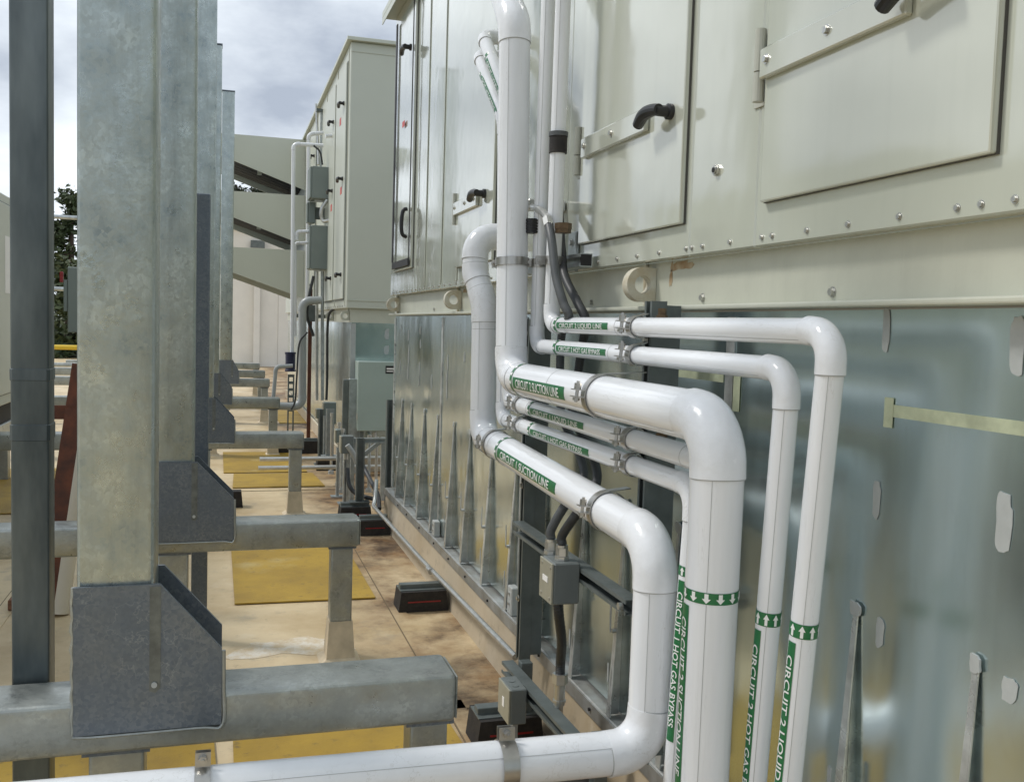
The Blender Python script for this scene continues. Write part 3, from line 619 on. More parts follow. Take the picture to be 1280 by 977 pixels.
# =================================================================== electrical gear at the near unit
def flex(label, pts, r, m_='flex_black', corr=True, parent=None):
    p = smooth_path(pts, 14 if corr else 7)
    rs = [r*(1+(.05 if i % 2 else -.03)) for i in range(len(p))] if corr else r
    return obj('flex_conduit', MB().tube(p, rs, 16), m_, parent, **({} if parent else dict(label=label, cat='conduit')))
xf = 1.035
jx = .885
flex('grey flexible conduit from the valve down behind the slim pipes', [vk[2].lerp(vk[3], .6), vk[3], pX(690, 303, .946), pX(695, 345, .945), pX(704, 378, .955), pX(711, 396, .975), (1.035, pX(702, 425, 1.035).y, 1.385), pX(700, 470, 1.038), pX(703, 520, 1.038), pX(726, 572, 1.037), pX(728, 605, 1.02), pX(706, 632, .95), (.918, pX(689, 668, .918).y, .82), (.918, pX(689, 668, .918).y, .793)], .0135, 'flex_grey', False)
flex('second grey flexible conduit, right of the first behind the slim pipes', [pX(699, 262, 1.05), pX(702, 310, 1.02), pX(706, 345, 1.005), pX(722, 378, 1.005), pX(733, 402, 1.02), (1.04, pX(729, 430, 1.04).y, 1.37), pX(722, 470, 1.04), pX(716, 515, 1.04), pX(741, 570, 1.04), pX(745, 605, 1.02), pX(722, 640, .95), (.925, pX(703, 672, .925).y, .82), (.925, pX(703, 672, .925).y, .793)], .0135, 'flex_black', False)
jb = thing('junction_box', (.925, 2.56, .61), 'grey junction box with beige cover on the horizontal strut', 'junction box')
ja, jc = pX(677, 684, jx), pX(691, 740, jx)
jy1, jy0 = ja.y, pX(692, 700, jx).y
obj('box_body', MB().box(jx+.003, .9655, jy0, jy1, .632, .749, .004), 'box_grey', jb)
cv = obj('cover', MB().box(jx-.004, jx+.0025, jy0+.001, jy1-.001, .633, .748, .0015), 'box_cover', jb)
for q, z in ((.12, .735), (.8, .735), (.15, .648), (.82, .648)): obj('screw', MB().cyl((jx-.0042, jy0+(jy1-jy0)*q, z), (jx-.006, jy0+(jy1-jy0)*q, z), .004, 8), 'zinc', cv)
obj('cover_label', MB().box(jx-.0056, jx-.0042, jy0+(jy1-jy0)*.3, jy0+(jy1-jy0)*.7, .688, .704), 'paper', cv)
for px_, py_, x_ in ((689, 668, .918), (703, 672, .925)):
    y_ = pX(px_, py_, x_).y
    obj('conduit_fitting', MB().cyl((x_, y_, .7495), (x_, y_, .760), .021, 8).cyl((x_, y_, .7605), (x_, y_, .784), .018, 6).cyl((x_, y_, .7845), (x_, y_, .792), .0165, 16), 'zinc', jb)
xb, yb = .935, pX(697, 760, .935).y
f_ = pX(700, 846, .985)
flex('black corrugated conduit hanging below the junction box', [(xb, yb, .632), (xb+.004, yb, .58), pX(702, 800, .965), (f_.x, f_.y, f_.z+.05), f_], .0145, 'flex_black', True)
fc = thing('conduit_fitting', (f_.x, f_.y, .12), 'zinc coupling and elbow below the black corrugated conduit', 'conduit fitting')
obj('compression_nut', MB().cyl((f_.x, f_.y, f_.z-.018), (f_.x, f_.y, f_.z+.012), .024, 6), 'zinc', fc)
obj('sleeve', MB().cyl((f_.x, f_.y, f_.z-.085), (f_.x, f_.y, f_.z-.0185), .017, 16).cyl((f_.x, f_.y, f_.z-.075), (f_.x, f_.y, f_.z-.068), .020, 16), 'zinc', fc)
obj('conduit_elbow', MB().tube(smooth_path([(f_.x, f_.y, f_.z-.0855), (f_.x, f_.y, f_.z-.14), (f_.x+.005, f_.y-.012, max(.05, f_.z-.20)), (f_.x+.01, f_.y-.05, .012)], 6), .013, 14), 'zinc', fc)
# lower strut on a rubber block with a small box
ls = thing('strut_channel', (.93, 2.78, .2), 'low grey strut channel lying by the curb near the roof', 'strut channel')
la, lb_ = pZ(620, 826, .26), pZ(716, 928, .26)
obj('channel', MB().channel((la.x+.02, la.y, .24), (lb_.x+.005, lb_.y, .24), .041, .041, (-1, 0, .0), .003), 'strut_grey', ls)
for q_, lbl in ((la.lerp(lb_, .09), 'far'), (la.lerp(lb_, .985), 'near')):
    obj('upright', MB().box(q_.x+.064, q_.x+.104, q_.y-.02, q_.y+.02, .10, .275, .002), 'strut_grey', ls)
sb = thing('junction_box', (.83, 2.85, .1), 'small grey junction box with beige cover low on the roof strut', 'junction box')
s0 = pZ(652, 846, .262); xs_ = .872; sy0, sy1 = pX(628, 870, xs_).y, pX(613, 862, xs_).y
sy0 = 2.80; sy1 = 2.92
obj('box_body', MB().box(xs_+.003, .928, sy0, sy1, .155, .268, .003), 'box_grey', sb)
c2 = obj('cover', MB().box(xs_-.003, xs_+.0025, sy0+.001, sy1-.001, .156, .267, .001), 'box_cover', sb)
obj('cover_label', MB().box(xs_-.0045, xs_-.0032, sy0+.05, sy0+.07, .195, .225), 'paper', c2)
for y_ in (2.835, 2.875): obj('knockout', MB().cyl((.90, y_, .2682), (.90, y_, .2695), .011, 16), 'box_grey', sb)
obj('conduit_fitting', MB().tube([(.90, sy0+.05, .1545), (.90, sy0+.05, .12), (.895, sy0+.04, .06), (.89, sy0+.03, .0)], [.018, .016, .020, .026], 14), 'sealant', sb)
cb = flex('curved metal conduit joining the low strut to the curb', [pX(650, 838, 1.0), pX(660, 852, 1.0), pX(668, 868, 1.01), pX(680, 874, 1.05)], .014, 'zinc', False)
# conduit along the curb
cp = [(.985, 6.28, .175), (1.015, 4.9, .166), (1.045, 3.30, .19)]
cd = thing('conduit', (1.0, 4.8, .15), 'long straight metal conduit running along the foot of the curb', 'conduit')
obj('conduit_run', MB().tube(cp, .0125, 14), 'zinc', cd)
obj('coupling', MB().cyl((1.0103, 4.70, .1685), (1.0118, 4.64, .1688), .016, 14), 'zinc', cd)
obj('end_elbow', MB().tube(smooth_path([(.985, 6.28, .175), (.984, 6.36, .18), (1.0, 6.42, .22), (1.02, 6.5, .33)], 5), .0135, 14), 'zinc', cd)
# rubber blocks
def block(label, x0, x1, y, h=.10, dep=.15, stripe=True, rail=True, base=0):
    t = thing('support_block', ((x0+x1)/2, y+dep/2, base), label, 'support block', 'black rubber roof blocks')
    z = base
    b = obj('rubber_base', MB().prism([(x0, y, z), (x1, y, z), (x1-.012, y, z+h), (x0+.012, y, z+h)], (0, dep, 0)), 'rubber', t)
    if stripe: obj('stripe', MB().box(x0+.045, x1-.04, y-.0015, y-.0003, z+h*.47, z+h*.535), 'red_stripe', b)
    if rail: obj('steel_rail', MB().box(x0+.014, x1-.014, y+.05, y+.095, z+h+.0004, z+h+.026, .002).box(x0+.01, x1-.01, y+.02, y+.13, z+h+.0002, z+h+.0042), 'strut_grey', t)
    return t
block('black rubber block with red stripe under the long conduit beside the brown stain', .832, 1.08, 4.53)
block('black rubber block under the far end of the long conduit', .87, 1.082, 6.25)
block('black rubber block carrying the grey post behind the far conduit end', .80, 1.03, 6.72)
block('black rubber block with red stripe beside the far strut posts', .86, 1.08, 9.1)
block('black rubber block under the low strut channel', .815, 1.05, 2.97, stripe=True)
block('black rubber block under the near end of the low strut', .83, 1.06, 2.50, stripe=False)
block('wide black rubber block between the third and fourth beams', .12, .42, 10.9, h=.13)
block('wide black rubber block below the grey far pipes', .52, 1.0, 10.3, h=.13, stripe=False)
block('black rubber block at the foot of the third column', -.03, .16, 7.35, h=.12, dep=.10, stripe=False, rail=False)
# =================================================================== galvanized steel frames
def frame(label, Y, xe, cx0, cx1, gx1, ztop=4.2, col_=True, xl=-2.6, dep=.15, stub_x=None, legs=True, boot=True):
    t = thing('steel_support', ((cx0+cx1)/2, Y+dep/2, 0), label, 'steel support', 'galvanized steel supports')
    zt, zb = .60, .487
    bm_ = obj('beam', MB().box(xl, xe, Y, Y+dep, zb, zt, .013, 4), 'galv_beam', t)
    obj('end_cap', MB().box(xe-.0005, xe+.004, Y+.006, Y+dep-.006, zb+.006, zt-.006, .002), 'galv_beam', bm_)
    if col_:
        obj('column', MB().box(cx0, cx1, Y+.001, Y+dep-.001, zt+.0005, ztop, .014, 3), 'galv', t)
        obj('top_cap', MB().box(cx0-.003, cx1+.003, Y-.002, Y+dep+.002, ztop+.0003, ztop+.012), 'gusset', t)
        for yy, nm in ((Y-.0105, 0), (Y+dep+.0005, 1)):
            z0, z1 = .535, .845
            poly = [(cx0-.004, yy, z0), (gx1, yy, z0), (gx1, yy, z0+.165), (cx1+.012, yy, z1), (cx0-.004, yy, z1)]
            g_ = obj('gusset_plate', MB().prism(poly, (0, .010, 0)), 'gusset', t)
            if nm == 0:
                obj('weld_bead', MB().tube(smooth_path([(cx0-.006, yy+.006, z0-.004), (cx0+.05, yy+.004, z0-.006), (gx1-.05, yy+.004, z0-.005), (gx1+.002, yy+.004, z0-.003), (gx1+.004, yy+.004, z0+.08), (gx1+.003, yy+.004, z0+.16)], 6), .0045, 8), 'galv_beam', g_)
                obj('weld_bead', MB().tube([(cx0-.006+.0015*math.sin(i*1.7), yy+.006, z0+(z1-z0)*i/24) for i in range(25)], [.0045+.0012*math.sin(i*2.3) for i in range(25)], 8), 'galv_beam', g_)
                obj('seam_strip', MB().prism([(cx1-.008, yy-.0012, z0+.085), (cx1+.004, yy-.0012, z0+.080), (cx1+.014, yy-.0012, z0+.09), (cx1+.014, yy-.0012, z1-.004), (cx1-.008, yy-.0012, z1-.004)], (0, .001, 0)), 'gusset_seam', g_)
                obj('bolt', MB().cyl((cx1+.002, yy-.0013, z0+.098), (cx1+.002, yy-.006, z0+.098), .006, 10), 'sealant', g_)
    sx = stub_x if stub_x is not None else xe-.105
    for (a_, b_) in ([(sx, sx+.088)]+([(cx0+.02, cx1-.02)] if legs else [])+[(-1.75, -1.66)]):
        l = obj('leg', MB().box(a_, b_, Y+.03, Y+.118, .17, zb-.0105, .006, 2), 'galv_beam', t)
        obj('base_plate', MB().box(a_-.012, b_+.012, Y+.018, Y+.13, zb-.010, zb-.0005), 'gusset', l)
        if boot:
            h = .056
            vs = []; cxm, cym = (a_+b_)/2, Y+.074
            for z, s in ((0, .085), (.02, .058), (.172, .0475)):
                vs += [(cxm-s, cym-s, z), (cxm+s, cym-s, z), (cxm+s, cym+s, z), (cxm-s, cym+s, z)]
            fs = [(i*4+k, i*4+(k+1) % 4, i*4+4+(k+1) % 4, i*4+4+k) for i in range(2) for k in range(4)]+[(8, 9, 10, 11), (3, 2, 1, 0)]
            obj('flashing_boot', MB().add(vs, fs), 'flashing_boot', l)
    return t
frame('large galvanized steel frame next to the white roof pipe, with gusseted column', 2.10, .525, -.281, -.131, .006, ztop=4.2, stub_x=.425)
frame('second galvanized steel frame from the white roof pipe, its leg in a tall tan boot', 3.88, .545, -.252, -.10, .050, stub_x=.435)
frame('third galvanized steel frame from the white roof pipe, beside the dark short post', 6.98, .565, -.215, -.053, .088, stub_x=.47)
frame('fourth galvanized steel frame, its column top just clear of the third', 10.15, .575, -.17, -.026, .10, ztop=4.10)
frame('fifth galvanized steel frame, with the lowest looking column top', 13.4, .62, -.03, .13, .22, ztop=4.38, legs=True)
frame('sixth steel beam before the white building, without column', 15.6, .65, -.03, .13, .22, col_=False)
frame('last steel beam before the white building, without column', 18.2, .66, -.03, .13, .22, col_=False)
# dark posts
dp = thing('steel_post', (-.39, 2.34, 0), 'dark blue-grey steel post standing behind the near beam', 'steel post')
obj('post_tube', MB().box(-.432, -.356, 2.262, 2.338, .02, 4.3, .007, 3), 'dark_steel', dp)
obj('foot_plate', MB().box(-.50, -.29, 2.25, 2.40, .004, .0195), 'dark_steel', dp)
obj('brace', MB().obox((-.31, 2.30, .28), ((.62, 0, .78), (0, 1, 0), (-.78, 0, .62)), (.11, .02, .012)).cyl((-.355, 2.30, .44), (-.262, 2.30, .44), .012, 12), 'dark_steel', dp)
for k, z in enumerate((1.25, 1.12)): obj('wrap_band', MB().box(-.4335, -.3545, 2.2605, 2.3395, z, z+.035+.01*k, .006), 'dark_steel', dp)
dq = thing('steel_post', (-.085, 4.30, 0), 'short dark galvanized post between the second and third columns', 'steel post')
obj('post_tube', MB().box(-.118, -.052, 4.27, 4.335, .01, 1.92, .006, 2), 'gusset', dq)
obj('foot_plate', MB().box(-.16, -.01, 4.24, 4.37, .003, .0098), 'gusset', dq)
# =================================================================== second unit with its curb
c2_ = thing('roof_curb', (2.2, 12, 0), 'weathered metal curb under the second cream unit', 'curb')
for k in range(5):
    obj('wall_panel', MB().box(1.155, 1.19, 9.05+k*1.8, 9.05+(k+1)*1.8-.004, .02, 1.40), 'curb_%d' % (k % 3), c2_)
obj('end_panel', MB().box(1.192, 3.6, 9.05, 9.09, .02, 1.40), 'curb_2', c2_)
obj('corner_trim', MB().box(1.148, 1.196, 9.038, 9.0495, .02, 1.39), 'sealant', c2_)
for k, (x_, z_) in enumerate(((1.49, 1.3), (1.49, 1.15), (1.48, .96), (1.70, 1.25), (1.72, 1.02))):
    obj('sealant_patch', blob((x_, 9.0485, z_), (1, 0, 0), (0, 0, 1), .022, .045, .003, 10, .15, k), 'sealant', c2_)
obj('membrane_upstand', MB().box(1.12, 3.6, 9.0, 9.036, 0, .14).box(1.12, 1.147, 9.037, 18, 0, .14), 'upstand', c2_)
u2 = thing('air_handler', (2.3, 12, 1.40), 'second cream rooftop unit with grey enclosures and stacked intake hoods', 'air handler')
obj('cabinet', MB().box(1.10, 3.6, 9.0, 18.0, 1.53, 3.95, .006), 'cream_far', u2)
obj('roof_cap', MB().box(1.06, 3.65, 8.95, 18.05, 3.951, 3.985, .003), 'cream_far', u2)
rl2 = obj('base_rail', MB().box(1.14, 3.58, 9.03, 18, 1.401, 1.529), 'cream_rail', u2)
for y0, y1 in ((9.15, 9.95), (10.05, 10.95), (12.2, 13.1)):
    dd = obj('door', MB().box(1.078, 1.0985, y0, y1, 1.62, 3.8, .004), 'cream_far', u2)
    obj('gasket', MB().box(1.09, 1.0995, y0-.012, y1+.012, 1.61, 3.81), 'strut_grey', dd)
    for z in (1.85, 2.75, 3.45): handle(dd, y0+.12, z, 1.078)
for (y_, z_) in ((9.35, 2.62), (10.2, 2.55), (9.5, 3.3)): obj('warning_label', MB().box(1.0765, 1.0778, y_, y_+.12, z_, z_+.07), 'red_tag', u2)
for y_ in (9.12, 10.0, 11.05, 12.15, 13.2): obj('panel_seam', MB().box(1.094, 1.0995, y_-.012, y_+.012, 1.56, 3.92), 'cream_rail', u2)
for k in range(22): obj('screw', hexbolt((1.10, 9.1+k*.2, 1.552), (-1, 0, 0), .008, .006), 'zinc', u2)
obj('panel_joint', MB().box(1.10, 3.6, 8.995, 8.9995, 1.60, 1.606), 'cream_rail', u2)
obj('panel_joint', MB().box(1.10, 3.6, 8.995, 8.9995, 3.86, 3.866), 'cream_rail', u2)
for y in (9.06, 10.4): lug(y, u2, 1.138, 1.46, .045, 'cream_rail')
# hoods: flat top, side cheeks, sloping dark underside
for k, (z1, z0) in enumerate(((3.94, 3.24), (3.165, 2.47), (2.395, 1.72))):
    y0, y1 = 14.0, 15.8; xo = -.45; zo = z1-.16
    h_ = obj('intake_hood', MB().prism([(1.098, y0, z0), (1.098, y0, z1), (xo, y0, z1), (xo, y0, zo)], (0, .02, 0)).prism([(1.098, y1, z0), (1.098, y1, z1), (xo, y1, z1), (xo, y1, zo)], (0, .02, 0))
             .box(xo, 1.098, y0+.021, y1-.001, z1-.02, z1-.001).box(xo, xo+.02, y0+.021, y1-.001, zo, z1-.021), 'cream_far', u2)
    dx, dz = 1.098-xo, z0-zo
    for q in range(7):
        ya, yb_ = y0+.03+q*.25, y0+.03+q*.25+.22
        obj('filter_slat', MB().prism([(xo+.03, ya, zo+.06), (1.095, ya, z0+.10), (1.095, ya, z0+.13), (xo+.03, ya, zo+.09)], (0, .22, 0)), 'hood_dark', h_)
    for xx in (.50,):
        zz = zo+dz*(xx-xo)/dx
        obj('bracket', MB().box(xx-.04, xx+.02, y0+.4, y0+.45, zz+.02, zz+.14), 'cream_far', h_)
# enclosures on unit 2 and their pipes
def enc(lb, tl, br, Y, dep, x1=None):
    a_, b_ = pY(*tl, Y), pY(*br, Y)
    t = thing('electrical_enclosure', ((a_.x+b_.x)/2, Y, b_.z), lb, 'enclosure', 'grey enclosures on the second unit')
    obj('body', MB().box(a_.x+.02, b_.x, Y, Y+dep, b_.z, a_.z, .006), 'enclosure', t)
    obj('cover', MB().box(a_.x, a_.x+.019, Y+.004, Y+dep-.004, b_.z+.006, a_.z-.006, .004), 'enclosure', t)
    obj('latch', MB().box(a_.x+.06, b_.x-.06, Y+.1, Y+.13, b_.z-.02, b_.z-.0005), 'zinc', t)
    obj('mount', MB().box(b_.x+.0005, max(1.0985, b_.x+.004), Y+.05, Y+.09, b_.z+.05, a_.z-.05), 'strut_grey', t)
    return a_, b_
enc('upper grey electrical enclosure on the second unit', (388, 207), (413, 249), 10.6, .34)
enc('lower grey electrical enclosure on the second unit', (387, 281), (413, 337), 10.6, .34)
enc('thin grey switch box between the two enclosures', (384, 252), (394, 279), 10.9, .14)
Yp = 10.75
g2 = 'pipes on the second unit'
q = lambda x, y, Y=Yp: tuple(pY(x, y, Y))
pipe('thin white pipe beside the grey enclosures, elbowed at its top', [q(404, 182), q(367, 180), q(365, 455)], .022, .05, group=g2, n=18)
pipe('short white pipe stub between the enclosures, turning to the thin white pipe', [q(390, 289), q(371, 290), q(371, 300)], .02, .03, group=g2, n=14)
pipe('lower short white stub beside the lower enclosure', [q(390, 303, 10.85), q(369, 304, 10.85), q(369, 420, 10.85)], .016, .03, group=g2, n=14)
pipe('white pipe rising behind the grey enclosures', [q(404, 166, 11.2), q(386, 168, 11.2), q(384, 400, 11.2)], .022, .05, group=g2, n=14)
pipe('thick grey pipe descending below the enclosures and turning along the roof', [q(402, 375, 10.5), q(378, 376, 10.5), q(378, 508, 10.5), q(338, 507, 10.5)], .042, .09, 'grey_pipe', 'grey_pipe', group=g2, n=20)
pipe('thin grey pipe arching from the dark coupling to the roof', [q(366, 457, 10.4), q(345, 458, 10.4), q(340, 515, 10.4)], .02, .05, 'grey_pipe', 'grey_pipe', group=g2, n=14)
a_ = V(q(363, 440)); b_ = V(q(363, 464))
obj('pipe_coupling', MB().tube([b_, b_.lerp(a_, .08), b_.lerp(a_, .1), b_.lerp(a_, .88), b_.lerp(a_, .9), a_], [.06, .06, .054, .054, .06, .06], 18), 'blue_coupling', label='dark blue coupling on the thin white pipe', cat='coupling')
st = thing('strut_channel', q(364, 525), 'perforated strut upright under the dark blue coupling', 'strut channel')
pa, pb_ = V(q(364, 468)), V(q(364, 520))
obj('side_rail', MB().box(pa.x-.035, pa.x-.02, Yp, Yp+.03, .135, pa.z), 'strut_grey', st); obj('side_rail', MB().box(pa.x+.02, pa.x+.035, Yp, Yp+.03, .135, pa.z), 'strut_grey', st)
for k in range(6): obj('rung', MB().box(pa.x-.0195, pa.x+.0195, Yp+.001, Yp+.029, pa.z-.03-k*.075, pa.z-k*.075), 'strut_grey', st)
flex('dark cable looping beside the thick grey pipe', [q(384, 415, 10.4), q(374, 430, 10.4), q(371, 470, 10.4), q(369, 500, 10.4), q(364, 512, 10.4)], .010, 'flex_black', False)
for k, (x_, lb, m_) in enumerate(((396, 'thin galvanized conduit below the lower enclosure', 'zinc'), (403, 'second galvanized conduit below the lower enclosure', 'strut_galv'))):
    a_, b_ = V(q(x_, 339, 10.75)), V(q(x_, 500, 10.75))
    obj('conduit', MB().cyl(b_, a_, .018, 12), m_, label=lb, cat='conduit')
t_ = thing('pipe_rack', q(390, 392, 10.9), 'dark strut bracket with rusty plates below the enclosures', 'pipe rack')
a_ = V(q(388, 395, 10.9)); obj('upright', MB().box(a_.x-.02, a_.x+.02, 10.9, 10.94, .02, a_.z+.3), 'rust', t_)
obj('arm', MB().box(a_.x-.15, 1.10, 10.86, 10.899, a_.z-.02, a_.z+.02), 'strut_grey', t_); obj('plate', MB().box(a_.x-.06, a_.x+.05, 10.84, 10.859, a_.z-.06, a_.z+.12), 'strut_grey', t_)
flex('black hose bending under the lower enclosure', [q(392, 345, 10.6), q(386, 372, 10.6), q(384, 395, 10.6), q(392, 420, 10.6)], .016, 'flex_black', False)
flex('small black cable at the top of the upper enclosure', [q(392, 182, 10.7), q(400, 190, 10.7), q(403, 206, 10.7)], .010, 'flex_black', False)
ro = thing('vent_mast', q(401, 140, 12.0), 'thin grey mast standing above the second unit door', 'mast')
a_ = V(q(402, 140, 11.6)); obj('mast', MB().box(a_.x-.012, a_.x+.012, 11.6, 11.625, 2.9, a_.z), 'strut_galv', ro); obj('mast_bracket', MB().box(a_.x+.013, 1.077, 11.6, 11.62, 3.2, 3.23), 'strut_galv', ro)
obj('mast_cap', MB().box(a_.x-.06, a_.x+.06, 11.57, 11.655, a_.z+.0005, a_.z+.03), 'strut_grey', ro)
# green-grey cabinet on the curb of unit 2
for k, (pp, r_, m_, lb) in enumerate([([q(407, 170, 10.3), q(418, 172, 10.3), q(421, 195, 10.2)], .02, 'pvc', 'white pipe loop above the upper enclosure'), ([q(409, 250, 10.6), q(402, 262, 10.6), q(404, 276, 10.6), q(416, 274, 10.5)], .02, 'zinc', 'metal conduit bend between the two enclosures'),
        ([q(395, 130, 11.8), q(397, 170, 11.7), q(398, 206, 11.6)], .014, 'zinc', 'thin conduit rising from the upper enclosure to the roof edge'), ([q(418, 385, 10.2), q(410, 400, 10.3), q(409, 470, 10.4), q(408, 500, 10.4)], .014, 'flex_black', 'dark cable down the second curb')]):
    flex(lb, pp, r_, m_, False)
gb = thing('electrical_cabinet', (1.4, 8.8, .4), 'pale green electrical cabinet in front of the second curb', 'electrical cabinet')
a_, b_ = pY(449, 452, 8.75), pY(510, 538, 8.75)
obj('body', MB().box(a_.x, b_.x, 8.77, 9.036, b_.z, a_.z, .006), 'box_green', gb)
dr = obj('door', MB().box(a_.x-.008, b_.x+.008, 8.75, 8.769, b_.z-.004, a_.z+.004, .005), 'box_green', gb)
pl = pY(482, 457, 8.75); pl2 = pY(494, 467, 8.75)
pt = obj('name_plate', MB().box(pl.x, pl2.x, 8.7475, 8.7496, pl2.z, pl.z), 'plate_black', dr)
obj('print', MB().box(pl.x+.01, pl2.x-.01, 8.7465, 8.7474, pl.z-.035, pl.z-.02).box(pl.x+.01, pl2.x-.02, 8.7465, 8.7474, pl.z-.055, pl.z-.045), 'paper', pt)
obj('hinge', MB().cyl((a_.x-.006, 8.76, b_.z+.1), (a_.x-.006, 8.76, b_.z+.16), .008, 10), 'zinc', dr)
obj('conduit_stub', MB().cyl(pY(468, 540, 8.85), pY(468, 560, 8.85), .022, 14).cyl(pY(468, 546, 8.85), pY(468, 551, 8.85), .03, 12), 'zinc', gb)
for x_ in (a_.x+.03, a_.x+.40): obj('leg', MB().box(x_, x_+.03, 8.80, 8.83, .01, b_.z-.0005), 'strut_grey', gb)
# shiny cover and posts before the second curb
a_, b_ = pY(436, 473, 8.9), pY(450, 548, 8.9)
sc_ = thing('cable_cover', (a_.x, 8.9, 0), 'bright galvanized cable cover standing before the pale green cabinet', 'cable cover')
obj('face', MB().box(a_.x+.002, b_.x, 8.90, 8.93, .0, a_.z, .004), 'strut_galv', sc_); obj('side', MB().box(a_.x-.05, a_.x+.0015, 8.902, 8.96, .0, a_.z-.01, .003), 'strut_grey', sc_)
def post(lb, x0, x1, ytop, ybase, Y, m_='strut_galv', z0=None):
    a_, b_ = pY(x0, ytop, Y), pY(x1, ybase, Y); z0 = b_.z if z0 is None else z0
    t = thing('strut_post', ((a_.x+b_.x)/2, Y, z0), lb, 'strut post')
    wd = max(.02, (b_.x-a_.x)); 
    obj('channel', MB().channel((a_.x+wd/2, Y, z0), (a_.x+wd/2, Y, a_.z), wd, .04, (0, -1, 0)), m_, t)
    obj('base_plate', MB().box(a_.x-.04, a_.x+wd+.04, Y-.03, Y+.07, z0+.0005, z0+.007), m_, t)
    return t
post('grey strut post on the rubber block behind the far conduit end', 446, 455, 548, 622, 6.77, 'strut_grey', .127)
post('pale strut post on the block with red stripe by the far posts', 408, 417, 511, 575, 9.16, 'strut_galv', .127)
post('strut post at the far corner of the near curb', 484, 490, 500, 600, 6.72, 'strut_grey', .0)
post('thin strut post left of the far grey boxes', 421, 424, 560, 606, 7.7, 'strut_galv', .0)
post('thin strut post carrying the far grey box', 430, 434, 560, 612, 7.4, 'strut_galv', .0)
post('grey strut post beside the third beam end', 399, 404, 512, 560, 9.5, 'strut_grey', .0)
post('thin pale post beside the third beam end', 405, 408, 520, 562, 9.3, 'strut_galv', .0)
def sbox(lb, x0, x1, y0, y1, Y, m_='box_grey', dep=.10):
    a_, b_ = pY(x0, y0, Y), pY(x1, y1, Y)
    t = thing('junction_box', ((a_.x+b_.x)/2, Y, b_.z), lb, 'junction box')
    obj('box_body', MB().box(a_.x+.012, b_.x, Y, Y+dep, b_.z, a_.z, .003), m_, t); obj('cover', MB().box(a_.x, a_.x+.0115, Y+.002, Y+dep-.002, b_.z+.003, a_.z-.003, .002), 'box_cover', t)
    obj('support', MB().box(b_.x-.03, b_.x-.01, Y+dep+.0005, Y+dep+.02, 0, a_.z-.02), 'strut_galv', t)
    obj('conduit_fitting', MB().cyl(((a_.x+b_.x)/2, Y+dep/2, b_.z-.05), ((a_.x+b_.x)/2, Y+dep/2, b_.z-.0005), .016, 12), 'zinc', t)
sbox('grey box on thin posts behind the rubber block post', 426, 442, 545, 567, 7.3)
sbox('upper grey box behind the grey box on thin posts', 419, 432, 537, 553, 7.9, 'enclosure')
sbox('small grey box beside the third beam end', 395, 403, 511, 523, 9.55, 'enclosure')
sbox('larger grey box behind the pale strut post', 404, 420, 503, 530, 9.7, 'enclosure')
flex('white-headed conduit elbow beside the far grey box', [pY(434, 556, 7.25), pY(441, 566, 7.25), pY(446, 578, 7.25)], .02, 'sealant', False)
a_, b_ = pY(440, 546, 7.45), pY(483, 548, 7.45)
rk = thing('pipe_rack', ((a_.x+b_.x)/2, 7.45, 0), 'pale strut rack with slotted arm before the pale green cabinet', 'pipe rack')
obj('arm', MB().channel((a_.x, 7.45, a_.z-.03), (b_.x, 7.45, a_.z-.03), .041, .04, (0, -1, 0)), 'strut_galv', rk)
obj('leg', MB().box(b_.x-.03, b_.x, 7.495, 7.53, .0, a_.z-.01), 'strut_galv', rk); obj('leg', MB().box(a_.x, a_.x+.03, 7.495, 7.53, .0, a_.z-.01), 'strut_galv', rk)
obj('brace', MB().obox(((a_.x+b_.x)/2, 7.50, a_.z-.12), ((1, 0, .8), (0, 1, 0), (-.8, 0, 1)), (.12, .012, .015)), 'strut_galv', rk)
for k, z in enumerate((.27, .16)):
    obj('conduit', MB().cyl((.30, 8.0+k*.25, z), (1.8, 8.0+k*.25, z), .018, 12), 'zinc', label='galvanized conduit crossing the roof under the strut rack, '+('upper' if k == 0 else 'lower')+' of the pair', cat='conduit')
flex('black hose sagging from the far grey box to the roof', [pY(434, 585, 7.0), pY(437, 607, 6.95), pY(448, 618, 6.9), pY(470, 624, 6.7)], .016, 'flex_black', False)
flex('black hose slanting down to the far conduit end', [pY(450, 575, 7.1), pY(462, 598, 6.9), pY(472, 618, 6.6), pY(474, 636, 6.45)], .016, 'flex_black', False)
for k, (x_, y0_, y1_, Y_, m_) in enumerate(((424, 532, 575, 8.2, 'zinc'), (428, 540, 590, 7.9, 'strut_galv'), (415, 520, 570, 8.9, 'zinc'), (462, 548, 590, 7.9, 'strut_galv'), (471, 550, 596, 7.8, 'zinc'))):
    a_ = pY(x_, y0_, Y_)
    tt = thing('conduit_riser', (a_.x, Y_, 0), ['thin zinc riser behind the grey box on thin posts', 'pale riser right of the thin zinc riser', 'zinc riser left of the far grey boxes', 'pale riser under the strut rack arm', 'zinc riser under the pale green cabinet'][k], 'conduit')
    obj('riser', MB().cyl((a_.x, Y_, .03), a_, .012, 12), m_, tt); obj('foot_fitting', MB().cyl((a_.x, Y_, 0), (a_.x, Y_, .0295), .026, 12), 'sealant', tt); obj('head_fitting', MB().cyl((a_.x, Y_, a_.z+.0005), (a_.x, Y_, a_.z+.03), .018, 6), 'zinc', tt)
